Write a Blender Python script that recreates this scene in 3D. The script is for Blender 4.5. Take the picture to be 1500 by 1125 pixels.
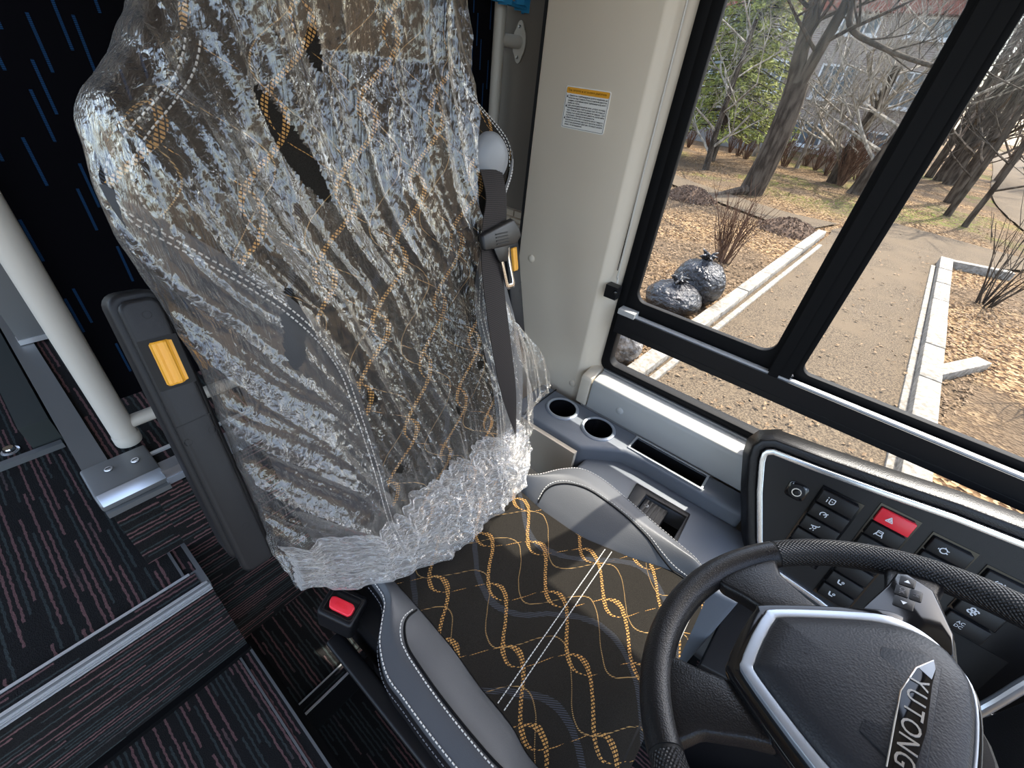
import bpy, bmesh, math, random
from math import sin, cos, pi, radians, sqrt, atan2
from mathutils import Vector, Matrix, noise

random.seed(7)
sc = bpy.context.scene
for o in list(bpy.data.objects):
    bpy.data.objects.remove(o, do_unlink=True)
COL = sc.collection

# ------------------------------------------------------------------ camera
cam = bpy.data.cameras.new('camera')
cam.sensor_width = 36.0
cam.lens = 14.994
cam.clip_start = 0.01
cam.clip_end = 400
cam_o = bpy.data.objects.new('camera', cam)
COL.objects.link(cam_o)
_r = Vector((0.63094842, -0.76903505, 0.10241671))
_d = Vector((-0.41219534, -0.44412571, -0.79551704))
_f = Vector((0.65726638, 0.45971453, -0.59721308))
cam_o.matrix_world = Matrix(((_r.x, -_d.x, -_f.x, 0.0), (_r.y, -_d.y, -_f.y, 0.0),
                             (_r.z, -_d.z, -_f.z, 1.25), (0, 0, 0, 1)))
sc.camera = cam_o

# ------------------------------------------------------------------ light
SUN = Vector((1.0, -0.317, 1.40)).normalized()          # towards the sun
w = bpy.data.worlds.new('sky')
sc.world = w
w.use_nodes = True
wn = w.node_tree.nodes
wl = w.node_tree.links
bg = wn['Background']
sky = wn.new('ShaderNodeTexSky')
sky.sky_type = 'NISHITA'
sky.sun_disc = False
sky.sun_elevation = math.asin(SUN.z)
sky.sun_rotation = atan2(SUN.x, SUN.y)
sky.air_density = 1.0
sky.dust_density = 2.5
sky.ozone_density = 1.0
hs_ = wn.new('ShaderNodeHueSaturation')
hs_.inputs['Saturation'].default_value = 0.8
wl.new(sky.outputs[0], hs_.inputs['Color'])
wl.new(hs_.outputs[0], bg.inputs[0])
bg.inputs[1].default_value = 0.52
sl = bpy.data.lights.new('sun', 'SUN')
sl.energy = 6.8
sl.angle = radians(0.55)
sl.color = (1.0, 0.93, 0.82)
sun_o = bpy.data.objects.new('sun', sl)
sun_o.rotation_euler = SUN.to_track_quat('Z', 'Y').to_euler()
sun_o.location = (6, -3, 12)
COL.objects.link(sun_o)

sc.view_settings.view_transform = 'Standard'
sc.view_settings.look = 'None'
sc.view_settings.exposure = 0.58
sc.view_settings.gamma = 1.0
sc.view_settings.use_curve_mapping = False

# ------------------------------------------------------------------ node helper
class S:
    """a socket with arithmetic"""
    def __init__(s, nt, sock): s.nt, s.k = nt, sock
    def _m(s, op, *a, clamp=False):
        n = s.nt.nodes.new('ShaderNodeMath'); n.operation = op; n.use_clamp = clamp
        for i, v in enumerate((s,) + a):
            if isinstance(v, S): s.nt.links.new(v.k, n.inputs[i])
            else: n.inputs[i].default_value = v
        return S(s.nt, n.outputs[0])
    def __add__(s, o): return s._m('ADD', o)
    def __sub__(s, o): return s._m('SUBTRACT', o)
    def __mul__(s, o): return s._m('MULTIPLY', o)
    def __truediv__(s, o): return s._m('DIVIDE', o)
    def sin(s): return s._m('SINE')
    def fract(s): return s._m('FRACT')
    def floor(s): return s._m('FLOOR')
    def abs(s): return s._m('ABSOLUTE')
    def lt(s, o): return s._m('LESS_THAN', o)
    def gt(s, o): return s._m('GREATER_THAN', o)
    def max(s, o): return s._m('MAXIMUM', o)
    def min(s, o): return s._m('MINIMUM', o)
    def pow(s, o): return s._m('POWER', o)
    def clamp(s): return s._m('ADD', 0.0, clamp=True)
    def ss(s, a, b):
        n = s.nt.nodes.new('ShaderNodeMapRange'); n.interpolation_type = 'SMOOTHSTEP'
        s.nt.links.new(s.k, n.inputs[0]); n.inputs[1].default_value = a; n.inputs[2].default_value = b
        return S(s.nt, n.outputs[0])

class M:
    """a material under construction"""
    def __init__(m, name, color=(.5, .5, .5), rough=.5, metal=0.0, spec=.5):
        m.mat = bpy.data.materials.new(name)
        m.mat.use_nodes = True
        m.nt = m.mat.node_tree
        m.b = m.nt.nodes['Principled BSDF']
        m.out = m.nt.nodes['Material Output']
        m.b.inputs['Base Color'].default_value = (*color, 1)
        m.b.inputs['Roughness'].default_value = rough
        m.b.inputs['Metallic'].default_value = metal
        m.b.inputs['Specular IOR Level'].default_value = spec
        m.h = None
    def set(m, **k):
        for a, v in k.items(): m.b.inputs[a.replace('_', ' ')].default_value = v
        return m
    def xyz(m):
        t = m.nt.nodes.new('ShaderNodeTexCoord')
        sp = m.nt.nodes.new('ShaderNodeSeparateXYZ')
        m.nt.links.new(t.outputs['Object'], sp.inputs[0])
        m.co = t.outputs['Object']
        return [S(m.nt, sp.outputs[i]) for i in range(3)]
    def co3(m, scale=(1, 1, 1)):
        t = m.nt.nodes.new('ShaderNodeTexCoord')
        mp = m.nt.nodes.new('ShaderNodeMapping')
        mp.inputs['Scale'].default_value = scale
        m.nt.links.new(t.outputs['Object'], mp.inputs[0])
        return mp.outputs[0]
    def noise(m, scale, detail=4, rough=.5, vec=None, st=(1, 1, 1)):
        n = m.nt.nodes.new('ShaderNodeTexNoise')
        n.inputs['Scale'].default_value = scale; n.inputs['Detail'].default_value = detail
        n.inputs['Roughness'].default_value = rough
        m.nt.links.new(vec or m.co3(st), n.inputs['Vector'])
        return S(m.nt, n.outputs[0])
    def voro(m, scale, feature='F1', out=0, st=(1, 1, 1)):
        n = m.nt.nodes.new('ShaderNodeTexVoronoi'); n.feature = feature
        n.inputs['Scale'].default_value = scale
        m.nt.links.new(m.co3(st), n.inputs['Vector'])
        return S(m.nt, n.outputs[out]) if out == 0 else n.outputs[out]
    def wn(m, s1):
        n = m.nt.nodes.new('ShaderNodeTexWhiteNoise'); n.noise_dimensions = '1D'
        m.nt.links.new(s1.k, n.inputs['W'])
        return S(m.nt, n.outputs[0])
    def ramp(m, s, stops):
        n = m.nt.nodes.new('ShaderNodeValToRGB')
        while len(n.color_ramp.elements) < len(stops): n.color_ramp.elements.new(.5)
        for e, (p, c) in zip(n.color_ramp.elements, stops):
            e.position = p; e.color = (*c, 1)
        m.nt.links.new(s.k, n.inputs[0])
        return n.outputs[0]
    def mix(m, fac, a, b):
        n = m.nt.nodes.new('ShaderNodeMix'); n.data_type = 'RGBA'
        if isinstance(fac, S): m.nt.links.new(fac.k, n.inputs[0])
        else: n.inputs[0].default_value = fac
        for i, v in ((6, a), (7, b)):
            if isinstance(v, tuple): n.inputs[i].default_value = (*v, 1)
            else: m.nt.links.new(v, n.inputs[i])
        return n.outputs[2]
    def color(m, sock): m.nt.links.new(sock, m.b.inputs['Base Color']); return m
    def rough(m, s): m.nt.links.new(s.k, m.b.inputs['Roughness']); return m
    def bump(m, s, strength=.3, dist=.002):
        n = m.nt.nodes.new('ShaderNodeBump')
        n.inputs['Strength'].default_value = strength; n.inputs['Distance'].default_value = dist
        m.nt.links.new(s.k, n.inputs['Height'])
        if m.h is not None: m.nt.links.new(m.h, n.inputs['Normal'])
        m.h = n.outputs[0]
        m.nt.links.new(m.h, m.b.inputs['Normal'])
        return m

def plain(name, color, rough=.5, metal=0., grain=0., gscale=400, vary=.08, spec=.5, bstr=.25, bd=.0006):
    m = M(name, color, rough, metal, spec)
    if vary:
        n = m.noise(7, 3)
        a = tuple(c * (1 - vary) for c in color); b = tuple(min(1, c * (1 + vary)) for c in color)
        m.color(m.mix(n, a, b))
    if grain: m.bump(m.noise(gscale, 2), bstr * grain, bd)
    return m.mat

MT = {}
MT['black_plastic'] = plain('black_plastic', (.008, .008, .009), .40, grain=1, gscale=900, spec=.35)
MT['black_rubber'] = plain('black_rubber', (.005, .005, .0055), .6, spec=.12)
MT['black_gloss'] = plain('black_gloss', (.008, .008, .009), .08, vary=0)
MT['dark_void'] = plain('dark_void', (.004, .004, .004), .7, vary=0)
MT['arm_plastic'] = plain('arm_plastic', (.011, .011, .012), .48, grain=1, gscale=1200, spec=.35)
MT['amber'] = plain('amber', (.86, .40, .035), .38, vary=.05)
MT['red'] = plain('red', (.80, .018, .03), .33, vary=.03)
MT['red_glow'] = plain('red_glow', (.86, .03, .05), .3, vary=.03)
MT['console'] = plain('console', (.150, .168, .195), .5, grain=1, gscale=800, vary=.04)
MT['panel_beige'] = plain('panel_beige', (.70, .61, .48), .55, grain=1, gscale=700, vary=.03, bd=.0004)
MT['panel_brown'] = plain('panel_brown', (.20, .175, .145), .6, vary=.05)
MT['ledge'] = plain('ledge', (.46, .46, .44), .5, grain=1, gscale=600, vary=.03)
MT['cream_paint'] = plain('cream_paint', (.60, .57, .50), .35, vary=.03)
MT['grey_metal'] = plain('grey_metal', (.23, .24, .245), .42, .5, vary=.05)
MT['alu'] = plain('alu', (.78, .79, .80), .30, .55, vary=.03)
MT['silver'] = plain('silver', (.66, .68, .70), .24, .85, vary=.02)
MT['silver_paint'] = plain('silver_paint', (.50, .55, .62), .30, .65, vary=.02)
MT['chrome'] = plain('chrome', (.8, .81, .82), .1, 1., vary=0)
MT['sticker_white'] = plain('sticker_white', (.88, .86, .80), .5, vary=0)
MT['white_mark'] = plain('white_mark', (.75, .78, .82), .5, vary=0)
MT['white_thread'] = plain('white_thread', (.62, .60, .56), .8, vary=.1)
MT['dull_thread'] = plain('dull_thread', (.16, .16, .17), .8, vary=.1)
MT['blue_paper'] = plain('blue_paper', (.03, .33, .66), .6, vary=.12)
MT['grey_disc'] = plain('grey_disc', (.22, .23, .24), .45)
MT['ceiling'] = plain('ceiling', (.75, .74, .71), .8)
MT['wall_grey'] = plain('wall_grey', (.35, .35, .34), .7)

# grey leatherette
m = M('leatherette', (.115, .12, .13), .46)
n = m.noise(9, 3)
m.color(m.mix(n, (.058, .062, .070), (.073, .076, .082)))
m.bump(m.voro(620), .22, .0005)
MT['leather'] = m.mat
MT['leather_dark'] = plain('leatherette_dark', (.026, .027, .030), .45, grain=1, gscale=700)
m = M('black_leather', (.009, .009, .010), .36, spec=.4)
m.bump(m.voro(520), .45, .0006)
MT['black_leather'] = m.mat
m = M('perforated_leather', (.010, .010, .011), .33, spec=.45)
c = m.xyz()
ang = c[1]._m('ARCTAN2', c[0]) * .229
rad = (c[0] * c[0] + c[1] * c[1])._m('SQRT') - .229
tub = c[2]._m('ARCTAN2', rad) * .0185
m.bump((ang * (2 * pi / .0052)).sin() * (tub * (2 * pi / .0049)).sin(), .9, .0007)
MT['perforated'] = m.mat
m = M('airbag_cover', (.016, .018, .023), .5)
m.bump(m.voro(420), .5, .0006)
MT['airbag'] = m.mat

def fabric(name, ax, sub):
    """woven seat fabric: black ground, amber stitched ogee lines"""
    m = M(name, (.02, .02, .02), .85)
    c = m.xyz()
    a = c[0]; b = c[ax]
    wob = (m.noise(14, 2) - .5) * .018
    a = a + wob
    TL, SP, A = .176, .122, .043
    ph = b * (2 * pi / TL)
    dash = ((c[0] * .55 + b) / .0048).fract().lt(.60)
    dash2 = ((c[0] * .9 - b * .4) / .0048).fract().lt(.74)
    tot = None
    for off, p0, sg in ((0.0, 0.4, 1), (SP * .5, 0.4 + pi, -1)):
        q = (a - (ph + p0).sin() * (A) + off) / SP
        idx = q.floor()
        d = (q.fract() - .5).abs() * SP
        th = ((ph * 1.0 + (p0 + 1.3)).sin() * .9 + .62).clamp() * .0044 + .0008
        line = d.lt(th)
        tot = line if tot is None else tot.max(line)
    tot = tot * dash * dash2
    q = (a + (ph * 1.0 + 2.1).sin() * .042 + .02) / .093
    thin = ((q.fract() - .5).abs() * .093).lt(.0010) * ((b + c[0]) / .0036).fract().lt(.6)
    q3 = (a - (ph * .5 + 1.1).sin() * .05 + .01) / .15
    faint = ((q3.fract() - .5).abs() * .15).lt(.006) * ((c[0] + b * .7) / .0034).fract().lt(.5)
    weave = m.noise(900, 2)
    base = m.mix(weave, (.007, .0066, .0068), (.038, .034, .028))
    base = m.mix(faint, base, (.052, .056, .066))
    base = m.mix(thin, base, (.34, .215, .09))
    base = m.mix(tot, base, (.47, .255, .085))
    m.color(base)
    m.bump(weave, .6, .0006)
    m.bump(tot.max(thin), .5, .0008)
    m.set(Specular_IOR_Level=.0)
    return m.mat
MT['fabric_seat'] = fabric('seat_fabric', 1, 0)
MT['fabric_back'] = fabric('backrest_fabric', 2, 0)

def carpet(name, ax, along):
    m = M(name, (.02, .02, .02), .95, spec=.1)
    c = m.xyz()
    wob = (m.noise(90, 2) - .5) * .006
    q = (c[ax] + wob) / .0105
    idx = q.floor()
    r = m.wn(idx)
    r2 = m.wn(idx + 31.7)
    seg = ((c[along] * (2.2 if along != 2 else 2.2)) + r * 1.7).fract()
    on = seg.lt(.74)
    line = (q.fract() - .5).abs().lt(.20)
    pile = m.noise(520, 3)
    base = m.mix(pile, (.006, .006, .0062), (.030, .029, .029))
    pink = m.mix(pile, (.065, .034, .035), (.25, .14, .138))
    green = m.mix(pile, (.022, .030, .030), (.065, .078, .078))
    tint = (r2 - .4 + (m.noise(2.2, 1) - .5) * .8).ss(-.05, .05)
    m.color(m.mix(line * on, base, m.mix(tint, green, pink)))
    m.bump(pile, .9, .003)
    m.bump(line, .5, .002)
    return m.mat
MT['carpet_y'] = carpet('carpet_lengthwise', 0, 1)
MT['carpet_x'] = carpet('carpet_riser', 2, 0)
MT['carpet_t'] = carpet('carpet_nosing', 1, 0)

# partition upholstery: near-black with short blue dashes
m = M('dash_fabric', (.004, .004, .006), .95, spec=.08)
c = m.xyz()
q = c[0] / .0165
idx = q.floor()
r = m.wn(idx)
zz = c[2] * 7.5 + r * 9.0
cell = zz.floor()
r2 = m.wn(cell * 7.13 + idx * 3.77)
on = zz.fract().lt(.50) * r2.lt(.62)
ln = (q.fract() - .5).abs().lt(.115) * on
rib = (c[2] / .0022).fract().lt(.7)
m.color(m.mix(ln * rib, (.0035, .0035, .0055), (.016, .062, .16)))
MT['dash_fabric'] = m.mat

# webbing
m = M('webbing', (.03, .025, .024), .75, spec=.2)
c = m.xyz()
m.color(m.mix(((c[2] + c[0] * .15) / .0028).fract().lt(.5), (.014, .0115, .011), (.032, .026, .024)))
m.bump(((c[2]) / .0028).fract(), .4, .0005)
MT['webbing'] = m.mat

# ribbed metal
m = M('ribbed_metal', (.5, .5, .52), .35, .8)
c = m.xyz()
m.bump((c[1] / .006).fract().gt(.5), .8, .001)
MT['ribbed'] = m.mat

# glass
def glass(name, tint, base_refl):
    mat = bpy.data.materials.new(name); mat.use_nodes = True
    nt = mat.node_tree; nt.nodes.clear()
    out = nt.nodes.new('ShaderNodeOutputMaterial')
    t = nt.nodes.new('ShaderNodeBsdfTransparent'); t.inputs[0].default_value = (*tint, 1)
    g = nt.nodes.new('ShaderNodeBsdfGlossy'); g.inputs['Roughness'].default_value = .0
    lw = nt.nodes.new('ShaderNodeLayerWeight'); lw.inputs[0].default_value = .5
    pw = nt.nodes.new('ShaderNodeMath'); pw.operation = 'POWER'; pw.inputs[1].default_value = 4
    fr = nt.nodes.new('ShaderNodeMath'); fr.operation = 'MULTIPLY_ADD'; fr.inputs[1].default_value = .6; fr.inputs[2].default_value = base_refl
    nt.links.new(lw.outputs['Facing'], pw.inputs[0]); nt.links.new(pw.outputs[0], fr.inputs[0])
    mx = nt.nodes.new('ShaderNodeMixShader')
    nt.links.new(fr.outputs[0], mx.inputs[0]); nt.links.new(t.outputs[0], mx.inputs[1]); nt.links.new(g.outputs[0], mx.inputs[2])
    nt.links.new(mx.outputs[0], out.inputs[0])
    return mat
MT['glass'] = glass('window_glass', (.97, .98, .98), .008)

# clear crinkled film
def film(name, gloss, haze, white, stretch):
    mat = bpy.data.materials.new(name); mat.use_nodes = True
    nt = mat.node_tree; nt.nodes.clear()
    N = nt.nodes.new; Lk = nt.links.new
    out = N('ShaderNodeOutputMaterial')
    tc = N('ShaderNodeTexCoord')
    prev = None
    for sc_, sz, st_, ds in ((95, .08, .72, .007), (240, .15, .22, .003), (34, .25, .32, .010)):
        mp = N('ShaderNodeMapping'); mp.inputs['Scale'].default_value = (1, 1, sz) if stretch == 1.0 else (sz * 2.2, .7, 1)
        mp.inputs['Rotation'].default_value = (0, .22, 0) if stretch == 1.0 else (0, -.25, .3)
        nz = N('ShaderNodeTexNoise'); nz.inputs['Scale'].default_value = sc_; nz.inputs['Detail'].default_value = 3
        nz.inputs['Distortion'].default_value = .8
        Lk(tc.outputs['Object'], mp.inputs[0]); Lk(mp.outputs[0], nz.inputs['Vector'])
        ab = N('ShaderNodeMath'); ab.operation = 'SUBTRACT'; ab.inputs[1].default_value = .5; Lk(nz.outputs[0], ab.inputs[0])
        a2 = N('ShaderNodeMath'); a2.operation = 'ABSOLUTE'; Lk(ab.outputs[0], a2.inputs[0])
        b = N('ShaderNodeBump'); b.inputs['Strength'].default_value = st_; b.inputs['Distance'].default_value = ds
        Lk(a2.outputs[0], b.inputs['Height'])
        if prev: Lk(prev.outputs[0], b.inputs['Normal'])
        prev = b
    t = N('ShaderNodeBsdfTransparent'); t.inputs[0].default_value = (.97, .97, .97, 1)
    g = N('ShaderNodeBsdfGlossy'); g.inputs['Roughness'].default_value = .10; g.inputs[0].default_value = (1, .955, .88, 1)
    Lk(prev.outputs[0], g.inputs['Normal'])
    df = N('ShaderNodeBsdfDiffuse'); df.inputs[0].default_value = (white, white, white, 1); Lk(prev.outputs[0], df.inputs['Normal'])
    tr = N('ShaderNodeBsdfTranslucent'); tr.inputs[0].default_value = (white, white, white, 1); Lk(prev.outputs[0], tr.inputs['Normal'])
    ms = N('ShaderNodeMixShader'); ms.inputs[0].default_value = .5; Lk(df.outputs[0], ms.inputs[1]); Lk(tr.outputs[0], ms.inputs[2])
    mg = N('ShaderNodeMixShader'); mg.inputs[0].default_value = haze; Lk(g.outputs[0], mg.inputs[1]); Lk(ms.outputs[0], mg.inputs[2])
    lw = N('ShaderNodeLayerWeight'); lw.inputs[0].default_value = .5; Lk(prev.outputs[0], lw.inputs['Normal'])
    pw = N('ShaderNodeMath'); pw.operation = 'POWER'; pw.inputs[1].default_value = 2.2; Lk(lw.outputs['Facing'], pw.inputs[0])
    mr = N('ShaderNodeMapRange'); mr.inputs[3].default_value = gloss; mr.inputs[4].default_value = min(1, gloss + .85)
    Lk(pw.outputs[0], mr.inputs[0])
    mx = N('ShaderNodeMixShader'); Lk(mr.outputs[0], mx.inputs[0]); Lk(t.outputs[0], mx.inputs[1]); Lk(mg.outputs[0], mx.inputs[2])
    Lk(mx.outputs[0], out.inputs[0])
    return mat
MT['film'] = film('clear_film', .12, .16, .9, 1.0)
MT['film_hem'] = film('bunched_film', .30, .58, .97, 2.0)

# ------------------------------------------------------------------ outdoors materials
m = M('leaf_litter', (.4, .3, .2), .9, spec=.1)
v = m.voro(26, out=1)
sep = m.nt.nodes.new('ShaderNodeSeparateColor'); m.nt.links.new(v, sep.inputs[0])
r = S(m.nt, sep.outputs[0])
leafc = m.ramp(r, [(0, (.018, .009, .005)), (.3, (.08, .044, .021)), (.6, (.18, .108, .052)), (1, (.36, .25, .135))])
big = m.noise(.55, 4)
grass = m.mix(m.noise(30, 3), (.045, .06, .008), (.17, .18, .035))
soil = m.mix(m.noise(14, 3), (.06, .04, .024), (.15, .105, .065))
cc = m.mix(big.ss(.40, .62), soil, leafc)
gm = (m.noise(.33, 3) - .50).ss(.05, .16) * m.noise(9, 3).ss(.42, .6)
cx = m.xyz()
gm = gm * cx[0].ss(13, 18)
m.color(m.mix(gm, cc, grass))
m.bump(m.voro(26), .9, .03)
MT['litter'] = m.mat
m = M('worn_asphalt', (.35, .3, .25), .9, spec=.15)
sp = m.noise(60, 4)
cA = m.mix(sp.ss(.35, .7), (.055, .041, .028), (.155, .116, .074))
cA = m.mix(m.noise(1.3, 4).ss(.45, .7), cA, (.115, .085, .054))
m.color(cA)
m.bump(m.noise(120, 2), .6, .01)
MT['asphalt'] = m.mat
m = M('kerb_stone', (.6, .56, .5), .85)
m.color(m.mix(m.noise(18, 5).ss(.3, .7), (.15, .13, .10), (.29, .262, .222)))
m.bump(m.noise(60, 4), .6, .01)
MT['kerb'] = m.mat
def bark(name, a, b):
    m = M(name, a, .9, spec=.1)
    n = m.noise(9, 5, st=(1, 1, .25))
    m.color(m.mix(n.ss(.35, .68), a, b))
    m.bump(m.noise(22, 4, st=(1, 1, .2)), .9, .03)
    return m.mat
MT['bark'] = bark('bark', (.030, .022, .016), (.10, .078, .058))
MT['bark_pale'] = bark('bark_pale', (.16, .135, .105), (.42, .37, .30))
MT['bark_red'] = bark('twig_red', (.07, .036, .022), (.18, .105, .068))
MT['bark_far'] = bark('bark_far', (.07, .053, .04), (.17, .13, .098))
m = M('spruce', (.12, .2, .03), .8)
m.color(m.mix(m.noise(6, 3).ss(.35, .65), (.06, .075, .010), (.28, .29, .042)))
MT['needles'] = m.mat
m = M('brick', (.4, .3, .25), .9)
br = m.nt.nodes.new('ShaderNodeTexBrick')
br.inputs['Scale'].default_value = 1; br.inputs['Brick Width'].default_value = .27; br.inputs['Row Height'].default_value = .085
br.inputs['Mortar Size'].default_value = .012
br.inputs['Color1'].default_value = (.36, .285, .235, 1); br.inputs['Color2'].default_value = (.24, .18, .15, 1); br.inputs['Mortar'].default_value = (.42, .37, .32, 1)
sx = m.xyz()
cb = m.nt.nodes.new('ShaderNodeCombineXYZ'); m.nt.links.new(sx[1].k, cb.inputs[0]); m.nt.links.new(sx[2].k, cb.inputs[1])
m.nt.links.new(cb.outputs[0], br.inputs[0])
m.color(br.outputs[0])
MT['brick'] = m.mat
MT['white_frame'] = plain('white_frame', (.75, .75, .73), .5)
MT['house_pane'] = plain('house_pane', (.13, .16, .18), .12)
MT['roof_red'] = plain('roof_red', (.26, .09, .06), .8)
MT['pale_wall'] = plain('pale_wall', (.28, .27, .25), .8)
m = M('bin_liner', (.012, .012, .014), .22)
m.bump(m.noise(16, 4), 1, .06)
MT['liner'] = m.mat
m = M('pale_sack', (.30, .27, .24), .3)
m.color(m.mix(m.noise(13, 4).ss(.35, .65), (.06, .053, .048), (.22, .2, .18)))
m.bump(m.noise(22, 4), 1, .04)
MT['sack'] = m.mat
def leafmat(i, c):
    return plain('dry_leaf_%s' % 'abc'[i], c, .8, vary=.3)
MT['leaves'] = plain('dry_leaves', (.19, .118, .057), .8, vary=.45)
MT['pile'] = plain('leaf_pile', (.105, .060, .034), .9, vary=.5)

# ------------------------------------------------------------------ geometry helpers
LOCAL = set()
def tag(o, label=None, cat=None, group=None, kind=None):
    if label: o['label'] = label
    if cat: o['category'] = cat
    if group: o['group'] = group
    if kind: o['kind'] = kind
    return o
def thing(name, label, cat, loc=(0, 0, 0), group=None, kind=None):
    o = bpy.data.objects.new(name, None)
    o.empty_display_size = .05
    o.location = loc
    COL.objects.link(o)
    return tag(o, label, cat, group, kind)
def obj(name, src, mat, parent=None, bevel=0., seg=2, smooth=35, label=None, world=True):
    if isinstance(src, bmesh.types.BMesh):
        if bevel:
            es = [e for e in src.edges if len(e.link_faces) == 2 and e.calc_face_angle(0) > radians(28)]
            bmesh.ops.bevel(src, geom=es, offset=bevel, segments=seg, affect='EDGES', profile=.5, clamp_overlap=True)
        me = bpy.data.meshes.new(name)
        src.normal_update()
        src.to_mesh(me); src.free()
    else:
        me = src
    me.materials.clear()
    me.materials.append(MT[mat])
    if smooth:
        me.polygons.foreach_set('use_smooth', [True] * len(me.polygons))
        me.set_sharp_from_angle(angle=radians(smooth))
    o = bpy.data.objects.new(name, me)
    COL.objects.link(o)
    if parent is not None:
        o.parent = parent
        if parent.type == 'EMPTY' and parent not in LOCAL and world:
            o.location = -parent.location
    if label: o['label'] = label
    return o
def nb(): return bmesh.new()
def box(x0, x1, y0, y1, z0, z1, bm=None):
    bm = bm or nb()
    v = [bm.verts.new(p) for p in ((x0, y0, z0), (x1, y0, z0), (x1, y1, z0), (x0, y1, z0), (x0, y0, z1), (x1, y0, z1), (x1, y1, z1), (x0, y1, z1))]
    for f in ((3, 2, 1, 0), (4, 5, 6, 7), (0, 1, 5, 4), (1, 2, 6, 5), (2, 3, 7, 6), (3, 0, 4, 7)):
        bm.faces.new([v[i] for i in f])
    return bm
def obox(c, ux, uy, uz, bm=None):
    """oriented box, half vectors"""
    bm = bm or nb(); c = Vector(c); ux, uy, uz = Vector(ux), Vector(uy), Vector(uz)
    v = [bm.verts.new(c + ux * a + uy * b + uz * d) for d in (-1, 1) for a, b in ((-1, -1), (1, -1), (1, 1), (-1, 1))]
    for f in ((3, 2, 1, 0), (4, 5, 6, 7), (0, 1, 5, 4), (1, 2, 6, 5), (2, 3, 7, 6), (3, 0, 4, 7)):
        bm.faces.new([v[i] for i in f])
    bmesh.ops.recalc_face_normals(bm, faces=bm.faces)
    return bm
def prism(pts, vec, bm=None):
    bm = bm or nb(); vec = Vector(vec)
    a = [bm.verts.new(p) for p in pts]; b = [bm.verts.new(Vector(p) + vec) for p in pts]
    n = len(pts)
    fs = [bm.faces.new(a[::-1]), bm.faces.new(b)]
    for i in range(n): fs.append(bm.faces.new((a[i], a[(i + 1) % n], b[(i + 1) % n], b[i])))
    bmesh.ops.recalc_face_normals(bm, faces=fs)
    return bm
def tube(pts, r, n=8, closed=False, caps=True, bm=None, flat=1.0):
    bm = bm or nb(); pts = [Vector(p) for p in pts]; m = len(pts)
    rr = r if isinstance(r, (list, tuple)) else [r] * m
    rings = []; up = None
    for i, p in enumerate(pts):
        a = pts[(i - 1) % m] if (closed or i) else p
        b = pts[(i + 1) % m] if (closed or i < m - 1) else p
        t = (b - a).normalized()
        if up is None:
            up = Vector((0, 0, 1)) if abs(t.z) < .9 else Vector((1, 0, 0))
        up = (up - t * up.dot(t)).normalized()
        s = t.cross(up)
        rings.append([bm.verts.new(p + (up * cos(2 * pi * k / n) + s * sin(2 * pi * k / n) * flat) * rr[i]) for k in range(n)])
    for i in range(m if closed else m - 1):
        A, B = rings[i], rings[(i + 1) % m]
        for k in range(n): bm.faces.new((A[k], A[(k + 1) % n], B[(k + 1) % n], B[k]))
    if caps and not closed:
        bm.faces.new(rings[0][::-1]); bm.faces.new(rings[-1])
    return bm
def lathe(prof, c, ax=(0, 0, 1), n=32, bm=None):
    """prof: list of (radius, height along ax)"""
    bm = bm or nb(); c = Vector(c); ax = Vector(ax).normalized()
    u = ax.orthogonal().normalized(); v = ax.cross(u)
    rings = []
    for r, h in prof:
        if r < 1e-6: rings.append([bm.verts.new(c + ax * h)])
        else: rings.append([bm.verts.new(c + ax * h + (u * cos(2 * pi * k / n) + v * sin(2 * pi * k / n)) * r) for k in range(n)])
    for A, B in zip(rings, rings[1:]):
        for k in range(n):
            if len(A) == 1: bm.faces.new((A[0], B[k], B[(k + 1) % n]))
            elif len(B) == 1: bm.faces.new((A[k], A[(k + 1) % n], B[0]))
            else: bm.faces.new((A[k], A[(k + 1) % n], B[(k + 1) % n], B[k]))
    bmesh.ops.recalc_face_normals(bm, faces=bm.faces)
    return bm
def rrect(a0, a1, b0, b1, r, n=6):
    """rounded rectangle outline (a,b)"""
    out = []
    for cx, cy, s in ((a1 - r, b1 - r, 0), (a0 + r, b1 - r, 1), (a0 + r, b0 + r, 2), (a1 - r, b0 + r, 3)):
        for k in range(n + 1):
            t = (s + k / n) * pi / 2
            out.append((cx + r * cos(t), cy + r * sin(t)))
    return out
def ring(outer, inner, to3, depth, bm=None):
    """frame between two outlines of equal count; to3 maps (a,b)->Vector; depth vector"""
    bm = bm or nb(); depth = Vector(depth); n = len(outer)
    L = [[bm.verts.new(to3(p) + d) for p in o] for o in (outer, inner) for d in (Vector((0, 0, 0)), depth)]
    oa, ob, ia, ib = L
    fs = []
    for k in range(n):
        j = (k + 1) % n
        fs += [bm.faces.new((oa[k], oa[j], ia[j], ia[k])), bm.faces.new((ob[k], ib[k], ib[j], ob[j])),
               bm.faces.new((oa[k], ob[k], ob[j], oa[j])), bm.faces.new((ia[k], ia[j], ib[j], ib[k]))]
    bmesh.ops.recalc_face_normals(bm, faces=fs)
    return bm
def grid(fn, nu, nv, bm=None):
    bm = bm or nb()
    V = [[bm.verts.new(fn(i / nu, j / nv)) for i in range(nu + 1)] for j in range(nv + 1)]
    for j in range(nv):
        for i in range(nu): bm.faces.new((V[j][i], V[j][i + 1], V[j + 1][i + 1], V[j + 1][i]))
    return bm
def interp(x, tab):
    if x <= tab[0][0]: return tab[0][1]
    for (a, p), (b, q) in zip(tab, tab[1:]):
        if x <= b:
            t = (x - a) / (b - a); return p + (q - p) * t
    return tab[-1][1]
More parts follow.
